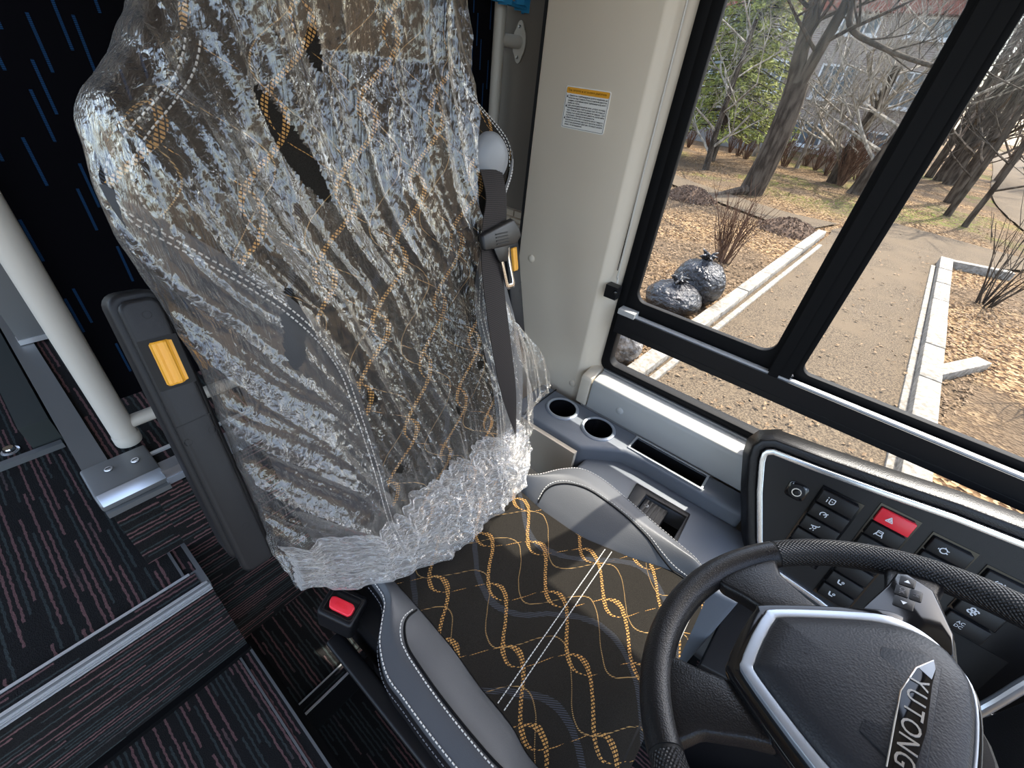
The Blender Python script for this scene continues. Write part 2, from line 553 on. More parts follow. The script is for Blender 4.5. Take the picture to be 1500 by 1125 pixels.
def sinterp(x, tab):
    """smooth (catmull) interpolation"""
    n = len(tab)
    if x <= tab[0][0]: return tab[0][1]
    if x >= tab[-1][0]: return tab[-1][1]
    for i in range(n - 1):
        if x <= tab[i + 1][0]:
            x0, y0 = tab[i]; x1, y1 = tab[i + 1]
            m0 = (y1 - tab[i - 1][1]) / (x1 - tab[i - 1][0]) if i else (y1 - y0) / (x1 - x0)
            m1 = (tab[i + 2][1] - y0) / (tab[i + 2][0] - x0) if i + 2 < n else (y1 - y0) / (x1 - x0)
            h = x1 - x0; t = (x - x0) / h
            return (2 * t**3 - 3 * t**2 + 1) * y0 + (t**3 - 2 * t**2 + t) * h * m0 + (-2 * t**3 + 3 * t**2) * y1 + (t**3 - t**2) * h * m1
def resample(pts, step):
    pts = [Vector(p) for p in pts]; out = [pts[0].copy()]; acc = 0.
    for a, b in zip(pts, pts[1:]):
        L = (b - a).length
        if L < 1e-9: continue
        d = step - acc
        while d <= L:
            out.append(a + (b - a) * (d / L)); d += step
        acc = L - (d - step)
    return out
def smooth_path(pts, n=8):
    """catmull-rom through points"""
    P = [Vector(p) for p in pts]; out = []
    for i in range(len(P) - 1):
        a = P[i - 1] if i else P[i] * 2 - P[i + 1]; b, c = P[i], P[i + 1]; d = P[i + 2] if i + 2 < len(P) else P[i + 1] * 2 - P[i]
        for k in range(n):
            t = k / n
            out.append(.5 * ((2 * b) + (c - a) * t + (2 * a - 5 * b + 4 * c - d) * t * t + (3 * b - a - 3 * c + d) * t**3))
    out.append(P[-1]); return out
def stitches(path, step=.0075, ln=.0048, r=.0009, bm=None):
    bm = bm or nb(); pts = resample(path, step)
    for a, b in zip(pts, pts[1:]):
        t = (b - a).normalized(); s = t.orthogonal().normalized(); u = t.cross(s)
        obox(a + t * ln / 2, t * ln / 2, s * r, u * r, bm)
    return bm
def cut(o, cutters):
    """apply boolean differences"""
    for cbm in cutters:
        me = bpy.data.meshes.new('cut'); cbm.normal_update(); cbm.to_mesh(me); cbm.free()
        co = bpy.data.objects.new('cut', me); COL.objects.link(co); co.matrix_world = o.matrix_world
        if o.parent is not None and o.parent not in LOCAL: co.location = (0, 0, 0)
        bpy.context.view_layer.update()
        co.matrix_world = o.matrix_world.copy()
        md = o.modifiers.new('b', 'BOOLEAN'); md.object = co; md.operation = 'DIFFERENCE'; md.solver = 'EXACT'
        bpy.context.view_layer.update()
        ev = o.evaluated_get(bpy.context.evaluated_depsgraph_get())
        nm = bpy.data.meshes.new_from_object(ev)
        o.modifiers.clear(); old = o.data; o.data = nm
        nm.set_sharp_from_angle(angle=radians(35))
        bpy.data.objects.remove(co, do_unlink=True)
    return o
def text_mesh(body, size, to3, ex=.0004, align='CENTER', shear=0., space=1., width=None, bold=0.):
    """lettering as a mesh; to3 maps (a,b,h) to a point"""
    cu = bpy.data.curves.new('lettering', 'FONT'); cu.body = body; cu.size = size; cu.extrude = ex; cu.offset = bold
    cu.align_x = align; cu.align_y = 'CENTER'; cu.resolution_u = 3; cu.shear = shear; cu.space_character = space
    t = bpy.data.objects.new('lettering', cu); COL.objects.link(t)
    bpy.context.view_layer.update()
    me = bpy.data.meshes.new_from_object(t.evaluated_get(bpy.context.evaluated_depsgraph_get()))
    bpy.data.objects.remove(t, do_unlink=True)
    kx = 1.
    if width and len(me.vertices): kx = min(1., width / max(v.co.x for v in me.vertices))
    for v in me.vertices: v.co = to3(v.co.x * kx, v.co.y, v.co.z)
    return me

# ================================================================== THE BUS SHELL
def struct(name, bm, mat, parent=None, bevel=0., label=None, smooth=35):
    o = obj(name, bm, mat, parent, bevel, smooth=smooth)
    if parent is None: tag(o, label, 'ceiling' if 'ceil' in name else 'ground' if 'ground' in name else 'wall', kind='structure')
    return o

# floors and steps
fl = thing('floor', 'dark striped carpet floor on several levels with metal edged steps', 'floor', (0, .4, 0), kind='structure')
obj('landing', box(-1.35, .018, -1.2, .715, -.06, 0), 'carpet_y', fl, .004)
obj('driver_floor', box(.034, .972, .575, .84, -.4, -.15), 'carpet_y', fl)
obj('pedal_floor', box(.034, .972, -1.3, .54, -.4, -.30), 'carpet_y', fl)
obj('groove', box(.016, .036, -1.2, .84, -.36, -.155), 'dark_void', fl)
obj('step_riser', box(.034, .972, .54, .556, -.30, -.156), 'black_plastic', fl)
obj('aisle_floor', box(-1.35, .012, .74, 4.4, .1, .318), 'carpet_y', fl)
obj('step_riser', box(-1.35, .016, .722, .745, 0, .30), 'carpet_x', fl, .006, 3)
obj('driver_riser', box(.018, 1.2, .835, .86, -.30, .50), 'carpet_x', fl)
obj('plinth', box(-.046, 1.2, .86, 4.0, .20, .538), 'carpet_y', fl)
obj('plinth_riser', box(-.050, .02, .845, .87, .32, .52), 'carpet_x', fl, .008, 3)
# trims on the steps
obj('nosing', box(-1.35, .016, .716, .762, .300, .3215), 'grey_metal', fl, .003)
for y0, y1 in ((.7165, .7215), (.757, .7625)):
    obj('nosing_line', box(-1.35, .014 if y0 < .74 else -.004, y0, y1, .321, .3235), 'alu', fl, .0008)
obj('nosing_carpet', box(-1.35, .004, .7235, .7555, .321, .3228), 'carpet_t', fl)
for z in (.312, .306, .298):
    obj('nosing_groove', box(-1.35, .016, .7135, .717, z - .0012, z + .0012), 'alu', fl)
obj('aisle_edge', box(.010, .018, .72, .845, .30, .3235), 'grey_metal', fl, .002)
obj('aisle_edge', box(-.016, -.011, .765, .845, .315, .3215), 'grey_metal', fl)
obj('landing_edge', box(-.012, -.0075, -1.2, .715, -.002, .0035), 'grey_metal', fl, .001)
obj('landing_edge', box(.013, .0185, -1.2, .715, -.03, .0035), 'grey_metal', fl, .001)
obj('riser_foot', box(-1.35, .018, .706, .722, 0, .014), 'black_rubber', fl, .005, 3)
for y0, y1 in ((.570, .574), (.538, .5435)):
    obj('step_nosing_line', box(.036, .19, y0, y1, -.151, -.146), 'alu', fl, .001)
obj('step_nosing', box(.036, .60, .5435, .570, -.156, -.1485), 'carpet_t', fl)
obj('step_light', box(.196, .2005, .498, .535, -.16, -.15), 'white_mark', fl, .001)
obj('ribbed_nosing', box(.045, 1.2, .838, .868, .520, .5415), 'ribbed', fl, .004)
obj('nosing_line', box(.045, 1.2, .90, .908, .537, .543), 'alu', fl, .001)
obj('nosing_line', box(.045, 1.2, .835, .839, .505, .520), 'silver_paint', fl, .001)
# metal corner cap of the plinth
cap = thing('corner_cap', 'grey metal corner cap with two screws under the foot of the thick pole', 'metal cap', (0, .86, .52))
prof = [(.836, .512), (.836, .528), (.850, .545), (.935, .548), (.935, .512)]
bm = prism([(-.056, y, z) for y, z in prof], (.104, 0, 0))
obj('cap_body', bm, 'grey_metal', cap, .004)
bm = prism([(-.052, .8335, .527), (.047, .8335, .527), (.047, .8495, .5455), (-.052, .8495, .5455)], (0, -.002, .001))
obj('bright_bevel', bm, 'silver_paint', cap, .001)
obj('lower_lip', box(-.054, .047, .829, .845, .500, .512), 'grey_metal', cap, .003)
for x, y in ((-.018, .905), (.022, .897)):
    s = obj('screw', lathe([(0, .002), (.006, .0015), (.007, 0)], (x, y, .548), n=16), 'alu', cap)
    obj('screw_slot', box(x - .004, x + .004, y - .001, y + .001, .5498, .5505), 'dark_void', s)
tr = obj('trim_1', box(-.052, -.012, .93, 4.0, .536, .5435), 'grey_metal', None, .002)
tag(tr, 'flat grey metal trim running back from the corner cap', 'trim', kind='structure')
# aisle strip, low seat rail and bolt
tr = obj('trim_2', box(-1.35, -.072, 1.36, 1.378, .318, .334), 'grey_metal', None, .003)
tag(tr, 'pale metal floor strip crossing the aisle carpet', 'trim', kind='structure')
r_ = obj('floor_duct', box(-.125, -.068, 1.385, 3.6, .318, .40), 'wall_grey', None, .004)
r_.data.materials[0] = plain('duct_green', (.035, .043, .040), .6)
tag(r_, 'dark grey low floor duct at the far left behind the metal strip', 'duct')
b_ = thing('floor_bolt', 'chrome bolt head on the carpet at the far left', 'bolt', (-.165, 1.43, .318))
obj('bolt_head', lathe([(0, .012), (.010, .012), (.013, .006), (.013, 0)], (-.165, 1.43, .319), n=12), 'chrome', b_)
obj('washer', lathe([(.013, 0), (.018, .002), (.018, 0)], (-.165, 1.43, .3185), n=20), 'alu', b_)
g_ = thing('seat_foot_panel', 'grey metal foot panel hanging left of the thick pole', 'panel', (-.01, 1.53, .548))
obj('plate', box(-.034, .026, 1.52, 1.545, .556, 1.35), 'grey_metal', g_, .004)
obj('foot_edge', box(-.036, .028, 1.517, 1.548, .545, .558), 'alu', g_, .002)

# left wall: below the window, header, pillar, recess
struct('wall_left', prism([(.974, 0, -.95), (.974, 0, .437), (1.06, 0, .437), (1.10, 0, .50), (1.10, 0, -.95)], (0, .415, 0)), 'wall_grey', label='lower side wall under the driver window')
hd = struct('wall_left_header', box(1.0, 1.10, -1.6, .42, 1.445, 2.0), 'panel_beige', label='side wall above the driver window')
struct('wall_left_low', box(1.0, 1.10, -1.6, 0, -.95, .437), 'wall_grey', label='lower side wall ahead of the seat')
pl = thing('pillar_panel', 'tall beige pillar trim panel between the seat and the window', 'panel', (1.05, .58, .44), kind='structure')
pp = [(1.0, .735), (1.0, .462), (1.012, .446), (1.040, .424), (1.046, .412), (1.10, .412), (1.20, .735)]
obj('panel', prism([(x, y, .30) for x, y in pp], (0, 0, 1.7)), 'panel_beige', pl, .004, 3)
obj('panel_edge', box(.9995, 1.2, .735, .742, .30, 2.0), 'dark_void', pl)
for x, y, z in ((1.0, .688, .806), (1.0, .452 + .018, .472)):
    obj('screw_cap', lathe([(0, .005), (.006, .0045), (.0105, .002), (.0115, 0)], (x, y, z), (-1, 0, 0), 20), 'panel_beige', pl)
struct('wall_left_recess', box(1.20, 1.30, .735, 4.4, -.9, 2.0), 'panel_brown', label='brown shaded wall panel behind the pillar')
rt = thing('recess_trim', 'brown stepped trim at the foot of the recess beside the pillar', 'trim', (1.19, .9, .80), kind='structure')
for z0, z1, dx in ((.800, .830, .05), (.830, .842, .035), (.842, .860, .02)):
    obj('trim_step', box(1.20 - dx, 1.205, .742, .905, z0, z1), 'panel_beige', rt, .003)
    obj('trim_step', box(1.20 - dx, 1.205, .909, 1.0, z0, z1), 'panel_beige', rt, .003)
# window ledge
ld = thing('window_ledge', 'light grey sunlit ledge under the side window', 'window ledge', (.99, 0, .5), kind='structure')
lp = [(.974, .437), (.974, .528), (.980, .537), (1.042, .5475), (1.10, .5475), (1.10, .437)]
obj('ledge', prism([(x, -1.3, z) for x, z in lp], (0, 1.697, 0)), 'ledge', ld, .004, 3)
obj('ledge_end', prism([(x, .4005, z) for x, z in lp], (0, .035, 0)), 'panel_beige', ld, .004, 3)
obj('screw_cap', lathe([(0, .005), (.006, .0045), (.0105, .002), (.0115, 0)], (.974, .293, .484), (-1, 0, 0), 20), 'ledge', ld)

# window
W1 = thing('window_1', 'driver side window with black sliding frames and a low rail', 'window', (1.05, 0, .55), kind='structure')
yz = lambda x: (lambda p: Vector((x, p[0], p[1])))
obj('rubber_frame', ring(rrect(-1.6, .414, .546, 1.46, .03), rrect(-1.575, .388, .572, 1.435, .022), yz(1.036), (.034, 0, 0)), 'black_rubber', W1, .003)
obj('rail', box(1.012, 1.062, -1.58, .392, .690, .748), 'black_plastic', W1, .004)
obj('rail_line', box(1.0105, 1.013, -1.58, .392, .705, .7065), 'dark_void', W1)
obj('rail_channel', box(1.018, 1.030, -1.58, .35, .747, .7525), 'alu', W1, .001)
obj('rail_channel', box(1.030, 1.036, -1.58, .35, .747, .7505), 'black_rubber', W1)
obj('sash_rear', ring(rrect(-.004, .392, .748, 1.44, .02), rrect(.022, .366, .786, 1.41, .028), yz(1.036), (.018, 0, 0)), 'black_rubber', W1, .003)
obj('sash_front', ring(rrect(-1.58, -.03, .748, 1.44, .02), rrect(-1.56, -.046, .766, 1.42, .02), yz(1.046), (.018, 0, 0)), 'black_rubber', W1, .002)
obj('post', box(1.020, 1.064, -.034, .012, .748, 1.445), 'black_rubber', W1, .003)
obj('post_lip', box(1.014, 1.022, -.012, .009, .748, 1.445), 'black_rubber', W1, .002)
obj('slider_catch', box(1.006, 1.034, .345, .392, .748, .762), 'ledge', W1, .003)
obj('pane', box(1.044, 1.047, .01, .38, .77, 1.43), 'glass', W1)
obj('pane', box(1.054, 1.057, -1.57, -.035, .755, 1.43), 'glass', W1)
obj('pane', box(1.050, 1.053, -1.57, .40, .56, .70), 'glass', W1)
obj('sill_strip', box(1.030, 1.040, -1.3, .395, .5455, .553), 'grey_metal', W1, .002)

# blind cord and its clip
cd = thing('blind_cord', 'thin pale blind cord hanging down the window reveal to a black clip', 'cord', (1.02, .425, .82))
cp = smooth_path([(1.014, .428, 1.44), (1.016, .426, 1.1), (1.020, .424, .86), (1.018, .424, .838), (1.012, .418, .832), (1.008, .416, .824)], 6)
obj('cord', tube(cp, .0022, 6), 'cream_paint', cd)
obj('cord_shadow_line', tube([(1.0255, .431, 1.44), (1.0255, .431, .85)], .0012, 5), 'black_rubber', cd)
ck = thing('cord_clip', 'small black clip at the foot of the blind cord', 'clip', (1.0, .43, .8))
obj('clip_body', box(.994, 1.020, .404, .438, .784, .818), 'black_plastic', ck, .006, 3)
obj('clip_button', lathe([(0, .012), (.005, .010), (.006, 0)], (.996, .408, .806), (-1, -.4, 0), 14), 'black_gloss', ck)

# ceiling, far walls
struct('ceiling', box(-1.4, 1.15, -.85, 4.4, 1.98, 2.06), 'ceiling', label='pale bus ceiling')
struct('wall_right', box(-1.45, -1.38, .95, 4.4, -.9, .75), 'wall_grey', label='far side wall of the bus')
struct('wall_back', box(-1.4, 1.25, 4.4, 4.5, -.9, 2.0), 'wall_grey', label='rear wall of the bus')

# partition behind the seat
pt = thing('partition', 'near black partition panel with short blue dashes behind the driver seat', 'partition', (.6, 1.02, .55))
obj('upholstered_panel', box(.050, 1.128, 1.0, 1.03, .625, 1.97), 'dash_fabric', pt, .006, 3)
def pole(name, label, x, y, z0, z1, r):
    t = thing(name, label, 'pole', (x, y, z0))
    obj('tube', tube([(x, y, z0), (x, y, z1)], r, 28), 'cream_paint', t, smooth=40)
    return t
p1 = pole('grab_pole', 'thick cream pole at the left standing above the metal corner cap', .032, .965, .548, 1.97, .021)
obj('lower_arm', tube([(.032, .965, .590), (.36, .965, .590)], .0135, 20), 'cream_paint', p1)
obj('collar', lathe([(.0215, -.02), (.0225, -.016), (.0225, 0), (.0215, .004)], (.032, .965, .566), n=28), 'cream_paint', p1)
p2 = pole('grab_pole', 'slim cream pole beside the brown recess behind the seat', 1.135, .985, .60, 1.97, .0165)
obj('wall_stub', tube([(1.135, .985, 1.300), (1.198, .960, 1.300)], .0155, 20), 'cream_paint', p2)
fp = [(1.196 - .004, .960 + a, 1.300 + b) for a, b in [(.022 * cos(t) * (1.0 if abs(sin(t)) < .5 else .8), .048 * sin(t)) for t in [2 * pi * k / 28 for k in range(28)]]]
obj('flange', prism(fp, (.006, 0, 0)), 'cream_paint', p2, .0015)
for b in (-.034, .034):
    obj('flange_screw', lathe([(0, .004), (.004, .003), (.005, 0)], (1.192, .960, 1.300 + b), (-1, 0, 0), 12), 'chrome', p2)
# pleated blue wrap
bl = thing('blue_wrap', 'bright blue pleated paper tied round the slim cream pole', 'wrap', (1.16, .94, 1.36))
rnd = random.Random(3)
for k in range(11):
    x = 1.075 + k * .0175 + rnd.uniform(-.004, .004)
    dz = -.010 if k > 4 else .003
    y = .945 + rnd.uniform(-.012, .010) + (.01 if k % 2 else 0)
    z0 = 1.372 + dz + rnd.uniform(-.008, .004)
    bm = prism([(x, y, z0), (x + .020, y - .010, z0 + .001), (x + .020, y - .010, 1.47), (x, y, 1.47)], (.001, .0035, 0))
    obj('pleat', bm, 'blue_paper', bl)
obj('band', tube([(1.07, .962, 1.378), (1.16, .950, 1.374), (1.265, .945, 1.369)], .006, 8), 'blue_paper', bl)

# ------------------------------------------------------------------ warning sticker on the pillar
st = thing('warning_sticker', 'white warning sticker with orange header on the beige pillar panel', 'sticker', (.999, .595, 1.18))
def onp(cy, cz):
    return lambda a, b, h: Vector((.9982 - h, cy - a, cz + b))
def plate(y0, y1, z0, z1, r, x, d):
    return prism([(x, p[0], p[1]) for p in rrect(y0, y1, z0, z1, r, 4)], (d, 0, 0))
obj('backing', plate(.537, .653, 1.142, 1.224, .004, .9985, .0014), 'sticker_white', st)
obj('header', plate(.5395, .6505, 1.2105, 1.222, .003, .9981, .0005), 'amber', st)
obj('border', ring(rrect(.539, .651, 1.144, 1.222, .003, 4), rrect(.5397, .6503, 1.1447, 1.2213, .0026, 4), yz(.9982), (.0004, 0, 0)), 'black_rubber', st)
def sticker_line(body, y, z, size):
    obj('lettering', text_mesh(body, size, onp(y, z), .0001, 'LEFT', width=.1015, bold=.00006), 'black_rubber', st, smooth=0)
sticker_line('При запуске и остановке двигателя', .6475, 1.2165, .0058)
lines = ['1.Двигатель с турбонаддувом должен поработать на', 'холостом ходу 3 минуты. Перед остановкой двигатель', 'охладить, в противном случае турбокомпрессор может',
         'выйти из строя.', '2.Для запуска двигателя время пуска - не более 10 секунд.', 'Повторно нажимать стартер можно через 30 секунд, не', 'чаще. Если не запускается двигатель трижды, 1 раз',
         'подряд, то не нужно запускать двигатель, нужно найти', 'и устранить причину неисправности.', '3.Двигатель может быть остановлен только 1 минуту с', 'момента на холостом ходу после прогрева и работы,', 'обеспечив нормальное давление, что может вызвать',
         'износ его механизмов.']
for k, tx in enumerate(lines):
    sticker_line(tx, .6435, 1.2065 - k * .0047, .0043)
for z in (1.2055, 1.187, 1.1635):
    obj('warning_mark', prism([(.9983, .6485, z - .003), (.9983, .6445, z - .003), (.9983, .6465, z + .0025)], (.0003, 0, 0)), 'black_rubber', st)

# ------------------------------------------------------------------ side console
cs = thing('side_console', 'slate grey side console with cup holders between seat and window', 'console', (.88, .2, -.15))
plan = [(.973, .56), (.973, -.10), (.897, -.10), (.893, .16), (.885, .215), (.862, .25), (.806, .318), (.806, .56)]
sh = obj('shelf', prism([(x, y, .10) for x, y in plan], (0, 0, .34)), 'console', cs, .012, 4)
bpy.context.view_layer.update()
cut(sh, [lathe([(0, -.11), (.040, -.11), (.0405, .05), (0, .05)], (x, y, .44), n=40) for x, y in ((.908, .440), (.909, .316))] + [box(.9075, .9585, .0135, .2135, .34, .50)])
lowp = [(.90, .30), (.90, -.16), (.70, -.16), (.665, .02), (.700, .22), (.74, .30)]
lo = obj('lower_shelf', prism([(x, y, .05) for x, y in lowp], (0, 0, .345)), 'console', cs, .012, 4)
bpy.context.view_layer.update()
cut(lo, [prism([(.826, .113, .34), (.832, .008, .34), (.735, .008, .34), (.752, .113, .34)], (0, 0, .2))])
obj('seat_side', box(.790, .804, .318, .70, -.15, .425), 'panel_beige', cs, .006, 3)
obj('shelf_seam', box(.800, .973, .506, .509, .4385, .4412), 'dark_void', cs)
for x, y in ((.908, .440), (.909, .316)):
    c_ = obj('cup_ring', lathe([(.0405, .000), (.0412, .004), (.046, .0055), (.050, .003), (.051, -.001)], (x, y, .44), n=48), 'silver_paint', cs)
    obj('cup_well', lathe([(.0398, .003), (.037, -.105), (0, -.106)], (x, y, .44), n=32), 'black_gloss', c_)
sr = obj('slot_ring', ring(rrect(.9015, .9645, .0075, .2195, .003, 3), rrect(.9075, .9585, .0135, .2135, .002, 3), lambda p: Vector((p[0], p[1], .4385)), (0, 0, .005)), 'silver', cs, .001)
wl_ = nb(); box(.9076, .9584, .0136, .2134, .342, .345, wl_)
obj('slot_floor', wl_, 'dark_void', sr)
obj('slot_lining', ring(rrect(.9074, .9586, .0134, .2136, .002, 3), rrect(.9084, .9576, .0144, .2126, .002, 3), lambda p: Vector((p[0], p[1], .345)), (0, 0, .092)), 'black_plastic', sr)
# hand switch in its black surround
qf = lambda pts, z: [(x, y, z) for x, y in pts]
sw = obj('switch_surround', ring([(.846, .150), (.850, .002), (.720, -.004), (.742, .140)], [(.826, .113), (.832, .008), (.735, .008), (.752, .113)], lambda p: Vector((p[0], p[1], .3945)), (0, 0, .006)), 'black_plastic', cs, .003)
obj('switch_well', prism(qf([(.828, .115), (.834, .006), (.733, .006), (.750, .115)], .340), (0, 0, .004)), 'black_gloss', sw)
rk = obj('rocker', prism(qf([(.822, .110), (.825, .048), (.742, .048), (.754, .110)], .355), (0, 0, .037)), 'black_plastic', sw, .003)
for k in range(5):
    y = .056 + k * .0105
    obj('rocker_rib', box(.748 + (.004 if k > 2 else 0), .818, y, y + .004, .392, .3955), 'black_plastic', rk)
obj('rocker_mark', lathe([(.0052, 0), (.0052, .0006), (.0036, .0006), (.0036, 0)], (.800, .098, .3925), n=20), 'white_mark', rk)
# dark lower structures seen through the wheel
lf = thing('lower_dash', 'dark lower dash panel with a raised square bracket mark seen through the wheel', 'panel', (.76, -.24, .0))
obj('face', prism([(.64, -.165, .19), (.90, -.165, .30), (.90, -.70, .30), (.76, -.70, .19)], (0, 0, .025)), 'arm_plastic', lf, .004)
obj('web', prism([(.64, -.165, -.30), (.64, -.165, .19), (.655, -.72, .19), (.655, -.72, -.30)], (.012, 0, 0)), 'black_plastic', lf, .003)
mk = nb()
for s in ((.800, .822, -.236, -.232), (.800, .822, -.270, -.266), (.820, .824, -.27, -.232), (.806, .812, -.262, -.238)):
    box(s[0], s[1], s[2], s[3], .262, .2795, mk)
obj('raised_mark', mk, 'panel_brown', lf)
obj('pedal_bracket', prism([(.60, -.30, -.29), (.63, -.30, -.29), (.66, -.42, .10), (.63, -.42, .10)], (0, -.02, 0)), 'black_plastic', lf, .003)

# ------------------------------------------------------------------ switch pod beside the wheel
E1 = Vector((0, -1, 0)); E2 = Vector((-.3102, 0, -.9507)); EN = Vector((-.9507, 0, .3102)); PO = Vector((.90, -.052, .639))
def pod(s, t, h=0.): return PO + E1 * s + E2 * t + EN * h
pd = thing('switch_pod', 'black switch pod with a silver edged face left of the steering wheel', 'switch panel', (.88, -.25, .4))
def loop(pts, n=6): return smooth_path(pts, n)
face_out = [(.006, .010), (.010, .000), (.022, -.008), (.106, -.017), (.217, -.032), (.314, -.047), (.410, -.056), (.56, -.06), (.60, .03), (.60, .26), (.42, .285), (.239, .254), (.150, .247), (.118, .238), (.098, .215), (.086, .196), (.037, .096), (.010, .030)]
def offset(poly, d):
    out = []; n = len(poly)
    for i in range(n):
        a = Vector(poly[i - 1]); b = Vector(poly[i]); c = Vector(poly[(i + 1) % n])
        n1 = Vector((-(b - a).y, (b - a).x)).normalized(); n2 = Vector((-(c - b).y, (c - b).x)).normalized()
        m_ = (n1 + n2).normalized()
        out.append(tuple(b + m_ * d / max(.4, m_.dot(n1))))
    return out
ar = sum(a[0] * b[1] - b[0] * a[1] for a, b in zip(face_out, face_out[1:] + face_out[:1]))
sgn = 1 if ar > 0 else -1            # positive offset = inwards
tin = lambda d: offset(face_out, d * sgn)
p3 = lambda h: (lambda p: pod(p[0], p[1], h))
obj('face', prism([pod(s, t, -.004) for s, t in tin(.006)], EN * -.01), 'black_plastic', pd)
obj('silver_trim', ring(face_out, tin(.0115), p3(-.012), EN * .017), 'silver', pd, .0035, 3)
hs = tin(-.022)
bm = ring(hs, tin(-.001), p3(-.020), EN * .016)
obj('bezel', bm, 'black_leather', pd, .006, 3)
h2 = tin(-.036)
bm = nb()
A = [bm.verts.new(pod(s, t, -.008)) for s, t in hs]; B = [bm.verts.new(pod(s, t, -.035)) for s, t in h2]; Cc = [bm.verts.new(pod(s, t, -.12) + Vector((0, 0, -.03))) for s, t in tin(-.030)]
for X_, Y_ in ((A, B), (B, Cc)):
    for i in range(len(A)):
        j = (i + 1) % len(A); bm.faces.new((X_[i], X_[j], Y_[j], Y_[i]))
bm.faces.new(Cc)
bmesh.ops.recalc_face_normals(bm, faces=bm.faces)
obj('housing', bm, 'black_leather', pd, smooth=60)

def pbox(s0, s1, t0, t1, h0, h1, bm=None, wedge=0.):
    bm = bm or nb()
    pts = [pod(s0, t0, h0), pod(s1, t0, h0), pod(s1, t1, h0), pod(s0, t1, h0)]
    v = [bm.verts.new(p) for p in pts] + [bm.verts.new(p) for p in (pod(s0, t0, h1 - wedge), pod(s1, t0, h1), pod(s1, t1, h1), pod(s0, t1, h1 - wedge))]
    fs = [bm.faces.new([v[i] for i in f]) for f in ((3, 2, 1, 0), (4, 5, 6, 7), (0, 1, 5, 4), (1, 2, 6, 5), (2, 3, 7, 6), (3, 0, 4, 7))]
    bmesh.ops.recalc_face_normals(bm, faces=fs)
    return bm
def icon(kind, s, t, h, parent):
    """flat white pictogram; a = towards driver's forward (s), b = up (-t)"""
    bm = nb(); r = .0042; q_ = 1.35
    def seg(a0, b0, a1, b1, w=.0011):
        a0, b0, a1, b1, w = a0 * q_, b0 * q_, a1 * q_, b1 * q_, w * q_
        d = Vector((a1 - a0, b1 - b0)); L = d.length; d /= L; nrm = Vector((-d.y, d.x)) * w / 2
        q = [(a0 + nrm.x, b0 + nrm.y), (a1 + nrm.x, b1 + nrm.y), (a1 - nrm.x, b1 - nrm.y), (a0 - nrm.x, b0 - nrm.y)]
        prism([pod(s + a, t - b, h) for a, b in q], EN * .0003, bm)
    def circ(R, w=.001, a0=0, a1=360, ca=0, cb=0):
        k = max(6, int(abs(a1 - a0) / 24)); P = [(ca + R * cos(radians(a0 + (a1 - a0) * i / k)), cb + R * sin(radians(a0 + (a1 - a0) * i / k))) for i in range(k + 1)]
        for u, v_ in zip(P, P[1:]): seg(*u, *v_, w)
    if kind == 'triangle':
        for q in (1.0, .45):
            P = [(-r * q, -r * .7 * q), (r * q, -r * .7 * q), (0, r * 1.1 * q)]
            for u, v_ in zip(P, P[1:] + P[:1]): seg(*u, *v_)
    elif kind == 'door':
        for u, v_ in (((-.003, -.004), (-.003, .004)), ((-.003, .004), (.003, .004)), ((.003, .004), (.003, -.002)), ((.003, -.002), (.0, -.005)), ((0, -.005), (-.003, -.004))): seg(*u, *v_)
        seg(-.001, 0, .001, 0); seg(-.0065, -.004, -.0065, .001); seg(-.0065, .003, -.0065, .0045)
    elif kind == 'gauge':
        circ(.0042, .0012, -40, 220); seg(0, 0, .0052, .004, .0014)
    elif kind == 'tap':
        seg(-.005, .001, .004, .003, .0014); circ(.0022, .0012); seg(.004, .003, .0055, .0055); seg(-.002, -.004, -.004, -.006); seg(.001, -.004, .001, -.006)
    elif kind == 'bus':
        for u, v_ in (((-.003, -.003), (-.003, .004)), ((-.003, .004), (.003, .004)), ((.003, .004), (.003, -.003)), ((.003, -.003), (-.003, -.003))): seg(*u, *v_)
        seg(-.002, .0015, .002, .0015); seg(-.005, -.005, -.003, .001); seg(.005, -.005, .003, .001)
    elif kind == 'mirror':
        circ(.0028, .0012, 30, 330, -.001, 0); seg(.002, .002, .005, .002); seg(.002, -.001, .005, -.004)
    elif kind == 'engine':
        circ(.0038, .0013, 10, 350); seg(-.0055, -.001, -.0055, .001); seg(0, .004, 0, .0055); seg(.004, .002, .0055, .002); seg(.004, -.002, .0055, -.002)
    elif kind == 'horn':
        circ(.0025, .0011); seg(.0025, -.005, .0025, .004); seg(.0025, 0, .0055, .001)
    elif kind == 'brake':
        circ(.0030, .0011); circ(.0052, .0011, 130, 230); circ(.0052, .0011, -50, 50); seg(0, -.001, 0, .001)
    elif kind == 'seat':
        seg(-.003, .004, -.002, -.002, .0018); seg(-.002, -.002, .003, -.002, .0018); circ(.0014, .001, 0, 360, .003, .002)
    elif kind == 'fan':
        for k in range(4):
            a = k * pi / 2 + .4; circ(.0021, .0018, 0, 300, .0034 * cos(a), .0034 * sin(a))
    return obj('pictogram', bm, 'white_mark', parent, smooth=0)
def bank(s0, s1, t0, rows):
    n = len(rows); pitch = .0335
    rc = obj('switch_bank', pbox(s0 - .004, s1 + .006, t0 - .006, t0 + n * pitch + .002, -.0035, -.0022), 'black_gloss', pd)
    for k, (ic, red) in enumerate(rows):
        t = t0 + k * pitch
        b = obj('rocker_switch', pbox(s0, s1, t, t + pitch - .0030, -.003, .0095, wedge=.0045), 'red_glow' if red else 'black_plastic', pd, .0022, 3, label='red hazard rocker switch' if red else None)
        if ic: icon(ic, s0 + (s1 - s0) * .36, t + pitch * .46, .0072, b)
bank(.134, .198, .020, [('door', 0), ('gauge', 0), ('tap', 0), ('', 0), ('', 0)])
